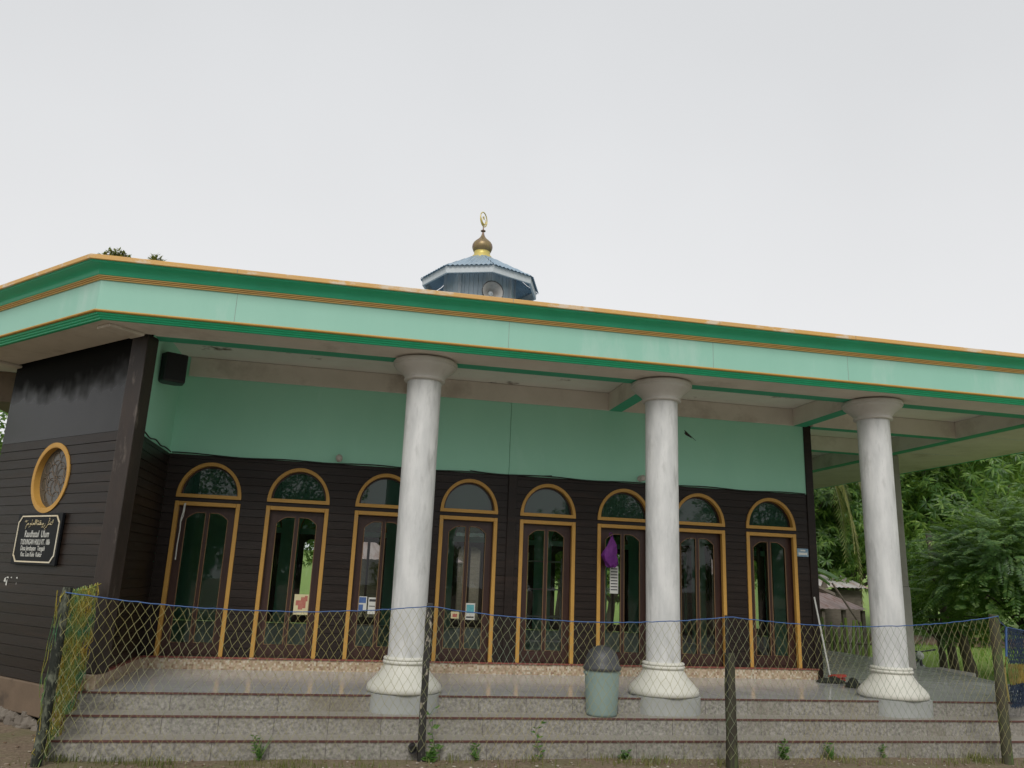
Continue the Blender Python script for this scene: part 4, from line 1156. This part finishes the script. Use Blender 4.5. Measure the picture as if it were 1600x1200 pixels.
# plants rooted in the gutter behind the fascia
def gutter_plant(x, y, w, h, seed, label):
    r = random.Random(seed); root = empty('roof_plant', (x, y, 4.9), 0, label, 'plant', 'plants on the roof edge'); lf = MB(); st_ = MB()
    for k in range(int(420 * w / .3)):
        px = r.gauss(0, w * .30); a = r.uniform(0, 2 * PI)
        zz = h * max(.05, 1 - (px / (w * .62)) ** 2) * r.uniform(.35, 1.0)
        d = Vector((math.cos(a), math.sin(a), r.uniform(.2, 1)))
        leaf_quad(lf, Vector((px, r.uniform(-.08, .08), zz)), d, Vector((0, -.6, 1)), .055 * r.uniform(.6, 1.3), .022)
        if k % 6 == 0: st_.tube([(px * .6, 0, -.02), (px * .9, 0, zz * .6), (px, 0, zz)], .003, 4)
    lf.build('leaves', M['grass_dry'], root); st_.build('stems', M['bark'], root)
gutter_plant(-2.71, 8.62, .34, .13, 1, 'wide brownish tuft growing on the roof edge near the left corner')
gutter_plant(-2.31, 8.62, .16, .12, 2, 'narrow dark tuft growing on the roof edge right of the wide one')

# ------------------------------------------------------------------ trees
def crown(kind, clumps, n, seed):
    r = random.Random(seed); mb = MB()
    tot = sum(c[3] ** 2 for c in clumps)
    for (cx, cy, cz, cr) in clumps:
        m_ = int(n * cr * cr / tot)
        for k in range(m_):
            th = math.acos(r.uniform(-.75, 1)); ph = r.uniform(0, 2 * PI); rr = cr * (r.uniform(.35, 1.0) ** .5) * (1 + .15 * math.sin(ph * 4 + th * 5))
            o = Vector((math.sin(th) * math.cos(ph), math.sin(th) * math.sin(ph), math.cos(th) * .85))
            p = Vector((cx, cy, cz)) + o * rr
            if kind == 'mango':
                ax = (o + Vector((r.uniform(-.5, .5), r.uniform(-.5, .5), r.uniform(-.3, .5)))).normalized()
                a = ax.cross(Vector((0, 0, 1))); a = a.normalized() if a.length > .01 else Vector((1, 0, 0)); b = ax.cross(a)
                for q in range(8):
                    t = 2 * PI * q / 8 + r.uniform(-.3, .3)
                    d = (a * math.cos(t) + b * math.sin(t)) * .9 + ax * .4 + Vector((0, 0, -.45))
                    leaf_quad(mb, p, d, ax, r.uniform(.17, .30), r.uniform(.045, .07), .25)
            elif kind == 'pinnate':
                d = Vector((o.x, o.y, o.z * .5 + r.uniform(-.45, .45))).normalized(); ln = r.uniform(.6, 1.05)
                s = d.cross(Vector((0, 0, 1))).normalized()
                for q in range(11):
                    t = (q + 1) / 11; c0 = p + d * ln * t - Vector((0, 0, .22 * ln * t * t)); w = .17 * math.sin(PI * (.15 + .8 * t)) + .04
                    for sg2 in (-1, 1): leaf_quad(mb, c0, s * sg2 + d * .45 - Vector((0, 0, r.uniform(.1, .6))), (o * .7 + Vector((0, 0, .7))), w, .075, .1)
            else:
                for q in range(5):
                    d = Vector((r.uniform(-1, 1), r.uniform(-1, 1), r.uniform(-.6, .5))) + o * .6
                    leaf_quad(mb, p + Vector((r.uniform(-.15, .15), r.uniform(-.15, .15), r.uniform(-.15, .15))), d, o + Vector((0, 0, .8)), r.uniform(.12, .22), r.uniform(.07, .12), .15)
    return mb
def limbs(mb, base, clumps, r0, seed):
    r = random.Random(seed)
    fork = Vector((base[0], base[1], base[2]))
    top = Vector((sum(c[0] for c in clumps) / len(clumps) * .4, sum(c[1] for c in clumps) / len(clumps) * .4, min(c[2] for c in clumps) * .75))
    pts = [Vector((0, 0, -.2)).lerp(top, t) + Vector((.06 * math.sin(t * 5), .05 * math.cos(t * 4), 0)) for t in [k / 6 for k in range(7)]]
    mb.tube(pts, [r0 * (1.25 - .55 * k / 6) for k in range(7)], 10)
    for c in clumps:
        e = Vector(c[:3]); mid = top.lerp(e, .5) + Vector((r.uniform(-.2, .2), r.uniform(-.2, .2), .25))
        mb.tube([top, top.lerp(mid, .5), mid, e], [r0 * .5, r0 * .32, r0 * .2, r0 * .08], 7)
def make_tree(kind, mat, clumps, n, r0, seed, bark='bark'):
    root = empty(kind)
    t = MB(); limbs(t, (0, 0, 0), clumps, r0, seed); t.build('trunk', M[bark], root, smooth=True)
    crown(kind, clumps, n, seed).build('crown', M[mat], root)
    return root
def rnd_clumps(seed, n, rad, z0, z1, cr):
    r = random.Random(seed); out = []
    for k in range(n):
        a = 2 * PI * k / n * 1.62 + r.uniform(-.3, .3); d = rad * math.sqrt(r.uniform(.05, 1)); z = r.uniform(z0, z1)
        out.append((d * math.cos(a), d * math.sin(a), z, cr * r.uniform(.75, 1.2)))
    return out
T_mango = make_tree('mango', 'leaf_mango', rnd_clumps(1, 14, 2.0, 2.0, 5.2, 1.2), 2000, .16, 1)
T_pin = make_tree('pinnate', 'leaf_pinnate', rnd_clumps(2, 18, 2.3, 1.8, 5.6, 1.3), 1500, .13, 2, 'bark_dark')
T_broad = make_tree('broad', 'leaf_round', rnd_clumps(3, 18, 3.0, 3.0, 8.6, 1.6), 3200, .24, 3)
SEEN = set()
def tree(proto, name, x, y, s, rz, label, group='trees behind and beside the hall', sz=None):
    k = proto.name; o = proto if k not in SEEN else copy_tree(proto)
    SEEN.add(k if o is proto else None)
    o.location = (x, y, gz(x, y)); o.scale = (s, s, sz or s); o.rotation_euler = (0, 0, rz)
    tag(o, label, 'tree', group); o['nm'] = name
    TREES.append((o, name)); return o
TREES = []
tree(T_mango, 'mango_tree', 15.7, 19.2, .64, .5, 'low dark mango tree with drooping leaves just right of the grey column')
tree(T_pin, 'feathery_tree', 15.1, 15.6, .66, 1.9, 'feathery leaved tree with a dark trunk at the right edge')
tree(T_broad, 'broadleaf_tree', 19.5, 29, 1.05, 0, 'broad bushy tree rising over the rusty shed roofs')
tree(T_mango, 'mango_tree', 22.5, 33, 1.9, 2.1, 'tall pale green mango tree behind the low dark one')
tree(T_broad, 'broadleaf_tree', 25.5, 30.5, 1.15, .3, 'large leafy tree filling the upper right under the eave')
tree(T_mango, 'mango_tree', 23.5, 26.0, 1.55, .9, 'tall drooping mango tree in front of the large leafy tree at the upper right')
tree(T_broad, 'broadleaf_tree', 29, 38, 1.4, 1.2, 'broad tree in the back row behind the lawn')
tree(T_broad, 'broadleaf_tree', 37, 36, 1.4, 2.6, 'broad tree in the back row furthest right')
tree(T_mango, 'mango_tree', 32.5, 32, 1.7, 4.0, 'mango tree standing beyond the bare earth strip')
tree(T_mango, 'mango_tree', 27, 36, 1.8, 5.0, 'dense mango tree in the back row between the feathery tree and the broad one')
tree(T_mango, 'mango_tree', 41, 40, 2.0, .7, 'dense mango tree at the far right end of the back row')
tree(T_mango, 'mango_tree', 34.5, 38, 1.9, 3.3, 'dense mango tree behind the one beyond the bare earth strip')
tree(T_broad, 'broadleaf_tree', 14.5, 34, 1.1, 3.3, 'broad tree showing between the corner post and third column')
tree(T_broad, 'broadleaf_tree', 15.8, 29, .85, 5.2, 'bushy tree directly above the pale shed roof')
tree(T_mango, 'mango_tree', 14.6, 26.6, 1.2, 2.7, 'mango tree beside the hanging palm fronds')
tree(T_mango, 'mango_tree', 18.3, 26.6, 1.15, 1.0, 'bushy mango tree close behind the shed')
for i, (x, y, s, rz, lab) in enumerate(((-3.5, 31, 1.1, .3, 'bushy tree seen through the second door'), (1.2, 34, 1.2, 1.3, 'bushy tree seen above the far shed roof'), (6.2, 31, 1.0, 2.3, 'bushy tree seen through the sixth door'), (10.0, 30, 1.1, 3.1, 'bushy tree seen through the last door'))):
    tree(T_mango, 'mango_tree', x, y, s, rz, lab)
for i, (x, y, s, rz, lab) in enumerate(((-7.8, 15.6, .62, .4, 'thin branched tree showing past the left end of the hall'),
                                  (1.5, 36, 1.0, .9, 'tree seen through the back doors, left of the far shed'), (9.5, 35, 1.0, 2.2, 'tree seen through the back doors, right of the far shed'), (5.5, 44, 1.1, 5, 'tree far behind the far shed'))):
    tree(T_broad, 'broadleaf_tree', x, y, s, rz, lab)
# trees across the road, seen only mirrored in the panes
for i, (x, y, s, rz) in enumerate(((-8.5, -11, 1.0, 0), (-2.9, -12, 1.0, 1), (12.2, -12, .66, 2), (18.5, -11, .9, 4))):
    tree(T_broad, 'broadleaf_tree', x, y, s, rz, ('roadside tree mirrored in the leftmost arched pane', 'roadside tree mirrored in the second arched pane', 'roadside tree mirrored in the fifth arched pane', 'roadside tree mirrored in the last arched panes')[i], 'trees across the road')
for i, (x, y, s, rz) in enumerate(((-6, -9.5, .75, 0), (-1.5, -9.8, .7, 1), (3, -10, .72, 2), (7.5, -9.5, .78, 3), (12, -9.8, .74, 4.2), (16.5, -9.5, .8, 5))):
    tree(T_mango, 'mango_tree', x, y, s, rz, 'low roadside mango tree mirrored in the glass of the ' + ('first', 'second', 'third', 'fifth', 'seventh', 'last')[i] + ' door', 'trees across the road')
for o, nme in TREES:
    del o['nm']; o.name = nme

# separate trunks standing on the lawn
def trunk(x, y, h, r0, label, mat='bark', lean=(0, 0), cat='trunk'):
    b = MB(); pts = []; rr = []
    for k in range(9):
        t = k / 8; pts.append((lean[0] * t + .03 * math.sin(t * 6), lean[1] * t, -.2 + (h + .2) * t)); rr.append(r0 * (1.3 - .45 * t) * random.uniform(.93, 1.07))
    b.tube(pts, rr, 12)
    o = b.build('tree_trunk', M[mat], smooth=True, loc=(x, y, gz(x, y))); tag(o, label, cat, 'bare trunks on the lawn')
trunk(15.05, 18.0, 3.6, .085, 'slender bare trunk rising from the lawn into the leaves', lean=(-.45, 0))
trunk(14.1, 16.4, 1.0, .115, 'short thick stump on the lawn beside the slender trunk', lean=(-.12, 0))

# coconut palm: fronds hang past the corner of the hall
pa = empty('coconut_palm', (14.9, 23.5, gz(14.9, 23.5)), 0, 'coconut palm with yellowish hanging fronds beside the corner post', 'palm tree')
b = MB(); b.tube([(.0, 0, -.2), (-.2, .1, 2.5), (-.25, .1, 5.2), (-.2, .1, 7.3)], [.2, .15, .14, .13], 12); b.build('trunk', M['bark'], pa, smooth=True)
r = random.Random(12); fr = MB()
for k in range(16):
    a = 2 * PI * k / 16 + r.uniform(-.15, .15); el = r.uniform(-.5, .8); ln = r.uniform(2.6, 3.3)
    d = Vector((math.cos(a), math.sin(a), 0)); p0 = Vector((-.2, .1, 7.2)); pts = []
    for q in range(22):
        t = q / 21; pts.append(p0 + d * (ln * (t * .95 - .30 * t * t * (1 if el > 0 else 1.6))) + Vector((0, 0, ln * (el * t - (.75 + .35 * (el < 0)) * t * t))))
    fr.tube(pts, [.03 * (1 - .85 * q / 21) for q in range(22)], 5)
    for q in range(3, 22):
        dr_ = (pts[q] - pts[q - 1]).normalized(); s = dr_.cross(Vector((0, 0, 1)));
        if s.length < .05: s = Vector((-d.y, d.x, 0))
        s.normalize(); L_ = .62 * math.sin(PI * (.12 + .83 * q / 22)) + .08
        for sg2 in (-1, 1):
            for e in (0, .5):
                leaf_quad(fr, pts[q].lerp(pts[q - 1], e), s * sg2 * .8 + dr_ * .5 - Vector((0, 0, .75)), dr_, L_ * r.uniform(.85, 1.1), .035, .2)
fr.build('fronds', M['leaf_palm'], pa)
# banana plant
ba = empty('banana_plant', (11.85, 20.0, gz(11.85, 20.0)), 0, 'banana plant with broad pale leaves beside the corner post', 'banana plant')
b = MB(); b.tube([(0, 0, -.1), (.02, 0, 1.5), (.05, 0, 3.1)], [.14, .12, .06], 12); b.build('stem', M['picket'], ba, smooth=True)
lf = MB(); r = random.Random(3)
for (a, el, ln) in ((.1, .55, 1.25), (-.35, .32, .95), (.9, 1.0, 1.3), (2.2, .8, 1.3), (3.4, .6, 1.2), (4.6, .9, 1.2), (5.4, .5, 1.2)):
    d = Vector((math.cos(a), math.sin(a), 0)); s = Vector((-d.y, d.x, 0)); prev = None
    for q in range(13):
        t = q / 12; c0 = Vector((.05, 0, 2.95 if el > .2 else 3.25)) + d * ln * t + Vector((0, 0, ln * (el * t - .62 * t * t)))
        w = .22 * math.sin(PI * min(1, .08 + .9 * t)) ** .6
        cur = [c0 - s * w - Vector((0, 0, .07)), c0, c0 + s * w - Vector((0, 0, .07))]
        if prev: lf.add(prev + cur, [(0, 1, 4, 3), (1, 2, 5, 4)])
        prev = cur
lf.build('leaves', M['leaf_banana'], ba)

# ------------------------------------------------------------------ shed, pickets, kerb, motorbike
def corrugated(mb, p00, p10, p01, p11, n, amp=.02):
    """sheet between bottom edge p00-p10 and top edge p01-p11"""
    p00, p10, p01, p11 = map(Vector, (p00, p10, p01, p11)); nn = (p10 - p00).cross(p01 - p00).normalized()
    vs = []
    for i in range(n + 1):
        t = i / n; o = nn * (amp if i % 2 else 0)
        vs += [p00.lerp(p10, t) + o, p01.lerp(p11, t) + o]
    mb.add(vs, [(2 * i, 2 * i + 2, 2 * i + 3, 2 * i + 1) for i in range(n)])
def shed(loc, rz, label):
    r = empty('shed', loc, rz, label, 'shed', 'tin roofed sheds behind the hall')
    b = MB(); corrugated(b, (-2.6, 0, 2.0), (1.1, 0, 2.03), (-2.6, 1.5, 2.64), (.15, 1.5, 2.66), 36); b.build('lower_roof', M['tin_rust'], r)
    b = MB(); corrugated(b, (.28, 1.2, 2.66), (2.1, 1.2, 2.66), (-.72, 2.7, 3.06), (2.1, 2.7, 3.06), 24, .025); b.build('upper_roof', M['tin_pale'], r)
    b = MB(); corrugated(b, (-.72, 2.7, 3.06), (2.1, 2.7, 3.06), (-.72, 4.2, 2.55), (2.1, 4.2, 2.55), 24, .025); b.build('rear_roof', M['tin_pale'], r)
    b = MB()
    b.tube([(-.85, 1.12, 3.0), (.66, 1.05, 2.4)], [.1, .1], 4); b.build('barge_board', M['old_timber'], r)
    MB().tube([(-.14, -.1, 2.78), (.62, -.3, 1.55)], [.03, .03], 6).build('prop_pole', M['old_timber'], r)
    b = MB()
    b.add([(.28, 1.1, 2.62), (.52, 1.1, 2.62), (.40, 1.1, 2.88), (.28, 1.2, 2.62), (.52, 1.2, 2.62), (.40, 1.2, 2.88)], [(0, 1, 2), (5, 4, 3), (0, 3, 4, 1), (1, 4, 5, 2), (2, 5, 3, 0)])
    b.build('ridge_cap', M['old_timber'], r)
    for x, y in ((-2.4, .15), (-1.0, .15), (-.35, .15), (.35, .15), (1.0, .15)): MB().box(x - .05, x + .05, y - .05, y + .05, -.1, 2.0).build('post', M['old_timber'], r)
    MB().box(-2.6, 2.0, 1.55, 4.1, -.1, 2.6).build('wall', M['old_timber'], r)
    return r
SB = shed((14.45, 22.0, -.75), 0, 'low shed with rusty and pale tin roofs beyond the corner post')
s2 = copy_tree(SB); s2.location = (2.6, 26.5, 0); s2.scale = (1.1, 1.1, 1.1); s2['label'] = 'tin roofed shed seen through the panes of the fourth door'
pk = empty('picket_fence', (0, 0, 0), 0, 'row of yellow green bamboo stakes in front of the rusty shed', 'fence')
r = random.Random(8)
for k in range(22):
    x = 11.0 + k * .108; y = 18.9 + r.uniform(-.08, .08); h = r.uniform(.85, 1.25); w = r.uniform(.02, .05)
    b = MB(); b.tube([(x, y, -.5), (x + r.uniform(-.04, .04), y, .2), (x + r.uniform(-.06, .06), y, h)], [w, w, w * .7], 6); b.build('stake', M['picket'] if r.random() < .6 else M['old_timber'], pk, smooth=True)
b = MB(); b.tube([(10.9, 18.95, .55), (13.4, 18.95, .5)], .03, 6); b.build('rail', M['old_timber'], pk)
# concrete kerb slab beside the porch
o = MB().flat([(11.74, 13.6), (12.5, 14.42), (12.6, 15.5), (12.0, 15.3), (11.85, 14.8)], -.3, .30).build('concrete_slab', M['concrete'], bevel=.02)
tag(o, 'low weathered concrete slab between porch floor and lawn', 'slab')

# parked motorbike, half hidden by the columns
mk = empty('motorbike', (11.52, 15.05, gz(11.52, 15.05) + .03), R(-105), 'white motorbike parked on the grass behind the third column', 'motorbike')
for x in (-.6, .62):
    w = MB(); n = 28
    tor = []
    for k in range(n):
        a = 2 * PI * k / n
        for q in range(8):
            t = 2 * PI * q / 8; rr = .25 + .045 * math.cos(t); w.v.append((x + rr * math.cos(a), .04 * math.sin(t), .295 + rr * math.sin(a)))
    for k in range(n):
        for q in range(8): w.f.append([k * 8 + q, ((k + 1) % n) * 8 + q, ((k + 1) % n) * 8 + (q + 1) % 8, k * 8 + (q + 1) % 8]); w.m.append(0)
    wo = w.build('wheel', M['tyre'], mk, smooth=True)
    rm = MB(); ring(rm, .185, .215, -.02, .02, x, .295, 28)
    for k in range(6): rm.tube([(x, 0, .295), (x + .19 * math.cos(k * PI / 3), 0, .295 + .19 * math.sin(k * PI / 3))], .012, 5)
    rm.build('rim', M['chrome'], wo)
b = MB()
b.tube([(.42, 0, .86), (.38, 0, .70), (.25, 0, .48), (.0, 0, .42), (-.25, 0, .50), (-.55, 0, .66), (-.85, 0, .72)], [.09, .12, .10, .11, .13, .11, .04], 10); b.build('fairing', M['bike_white'], mk, smooth=True)
b = MB(); b.tube([(.06, 0, .70), (-.1, 0, .75), (-.4, 0, .78), (-.75, 0, .83)], [.07, .11, .12, .06], 10); b.build('seat', M['black'], mk, smooth=True)
b = MB(); b.tube([(.34, .36, 1.02), (.42, .2, 1.0), (.45, 0, .97), (.42, -.2, 1.0), (.34, -.36, 1.02)], [.02, .014, .014, .014, .02], 8); b.tube([(.45, 0, .97), (.62, 0, .3)], .03, 8); b.build('handlebar', M['black'], mk, smooth=True)
b = MB(); b.lathe([(.0, 0), (.07, .01), (.085, .04), (.07, .09), (.0, .12)], 0, 0, 16, False, False); b.build('headlight', M['glass_lamp'], mk, loc=(.42, 0, .90), rot=(0, R(90), 0), smooth=True)
b = MB(); b.tube([(.40, 0, .62), (.62, 0, .64), (.80, 0, .58), (.90, 0, .48)], [.05, .07, .06, .03], 8); b.build('front_mudguard', M['bike_white'], mk, smooth=True)

# low shelf inside the hall, seen through the fifth door
shf = empty('bookshelf', (3.3, 13.6, .655), 0, 'grey open shelf standing inside behind the fifth door', 'shelf')
b = MB()
for x in (-.45, .45):
    for y in (0, .3): b.box(x - .015, x + .015, y - .015, y + .015, 0, 1.5)
b.build('frame', M['shelf_grey'], shf)
for z in (.1, .5, .95, 1.42): MB().box(-.46, .46, -.02, .32, z, z + .02).build('shelf_board', M['shelf_grey'], shf)

# ------------------------------------------------------------------ camera
cam = bpy.data.cameras.new('camera'); co = bpy.data.objects.new('camera', cam); COL.objects.link(co)
F, YAW, PITCH, ROLL, HC = 1226.6844, .193, .2438, -.0398, 1.76
cy, sy, cpp, spp = math.cos(YAW), math.sin(YAW), math.cos(PITCH), math.sin(PITCH)
fw_ = Vector((sy * cpp, cy * cpp, spp)); rt = Vector((cy, -sy, 0)); up = rt.cross(fw_)
cr_, sr_ = math.cos(ROLL), math.sin(ROLL)
r2 = rt * cr_ - up * sr_; u2 = rt * sr_ + up * cr_
mat = Matrix((r2, u2, -fw_)).transposed().to_4x4(); mat.translation = (0, 0, HC)
co.matrix_world = mat
cam.sensor_width = 36; cam.sensor_fit = 'HORIZONTAL'; cam.lens = F / 1600 * 36
cam.clip_start = .05; cam.clip_end = 1500
scene.camera = co

# ------------------------------------------------------------------ overcast light
SUN_EL, SUN_AZ = R(42), R(196)     # high, behind the viewer, a little left
w = bpy.data.worlds.new('World'); scene.world = w; w.use_nodes = True
nt = w.node_tree; nt.nodes.clear(); L = nt.links
sky = N(nt, 'ShaderNodeTexSky', sky_type='NISHITA'); sky.sun_disc = False
sky.sun_elevation = SUN_EL; sky.sun_rotation = SUN_AZ; sky.air_density = 1.0; sky.dust_density = 4.0
hs = N(nt, 'ShaderNodeHueSaturation'); hs.inputs['Saturation'].default_value = .10; L.new(sky.outputs[0], hs.inputs['Color'])
tc = N(nt, 'ShaderNodeTexCoord'); sepw = N(nt, 'ShaderNodeSeparateXYZ'); L.new(tc.outputs['Generated'], sepw.inputs[0])
cl = noise(nt, tc.outputs['Generated'], 1.3, 4, .5)
rz = ramp(nt, [(0.0, (7.1, 7.12, 7.2)), (.25, (7.2, 7.25, 7.35)), (.55, (6.5, 6.6, 6.75)), (1.0, (5.9, 6.05, 6.2))]); L.new(sepw.outputs[2], rz.inputs[0])
deck = mix(nt, 1.0, rz.outputs[0], N(nt, 'ShaderNodeRGB').outputs[0], 'MULTIPLY') if False else rz.outputs[0]
var = math_n(nt, 'MULTIPLY_ADD', cl, .26, .87)
vm = N(nt, 'ShaderNodeVectorMath', operation='SCALE'); L.new(deck, vm.inputs[0]); L.new(var, vm.inputs['Scale'])
full = mix(nt, .88, hs.outputs[0], vm.outputs[0])
bg = N(nt, 'ShaderNodeBackground'); bg.inputs['Strength'].default_value = .1
L.new(full, bg.inputs[0]); ow = N(nt, 'ShaderNodeOutputWorld'); L.new(bg.outputs[0], ow.inputs[0])
sd = bpy.data.lights.new('sun', 'SUN'); so_ = bpy.data.objects.new('sun', sd); COL.objects.link(so_)
sd.energy = 1.5; sd.angle = R(25); sd.color = (1, .97, .92)
dirv = Vector((math.sin(SUN_AZ) * math.cos(SUN_EL), math.cos(SUN_AZ) * math.cos(SUN_EL), math.sin(SUN_EL)))
so_.rotation_euler = (-dirv).to_track_quat('-Z', 'Y').to_euler()
vs_ = scene.view_settings; vs_.view_transform = 'Standard'; vs_.look = 'None'; vs_.exposure = .25; vs_.gamma = 1
scene.render.engine = 'CYCLES'
scene.cycles.max_bounces = 8; scene.cycles.transparent_max_bounces = 16; scene.cycles.use_denoising = True
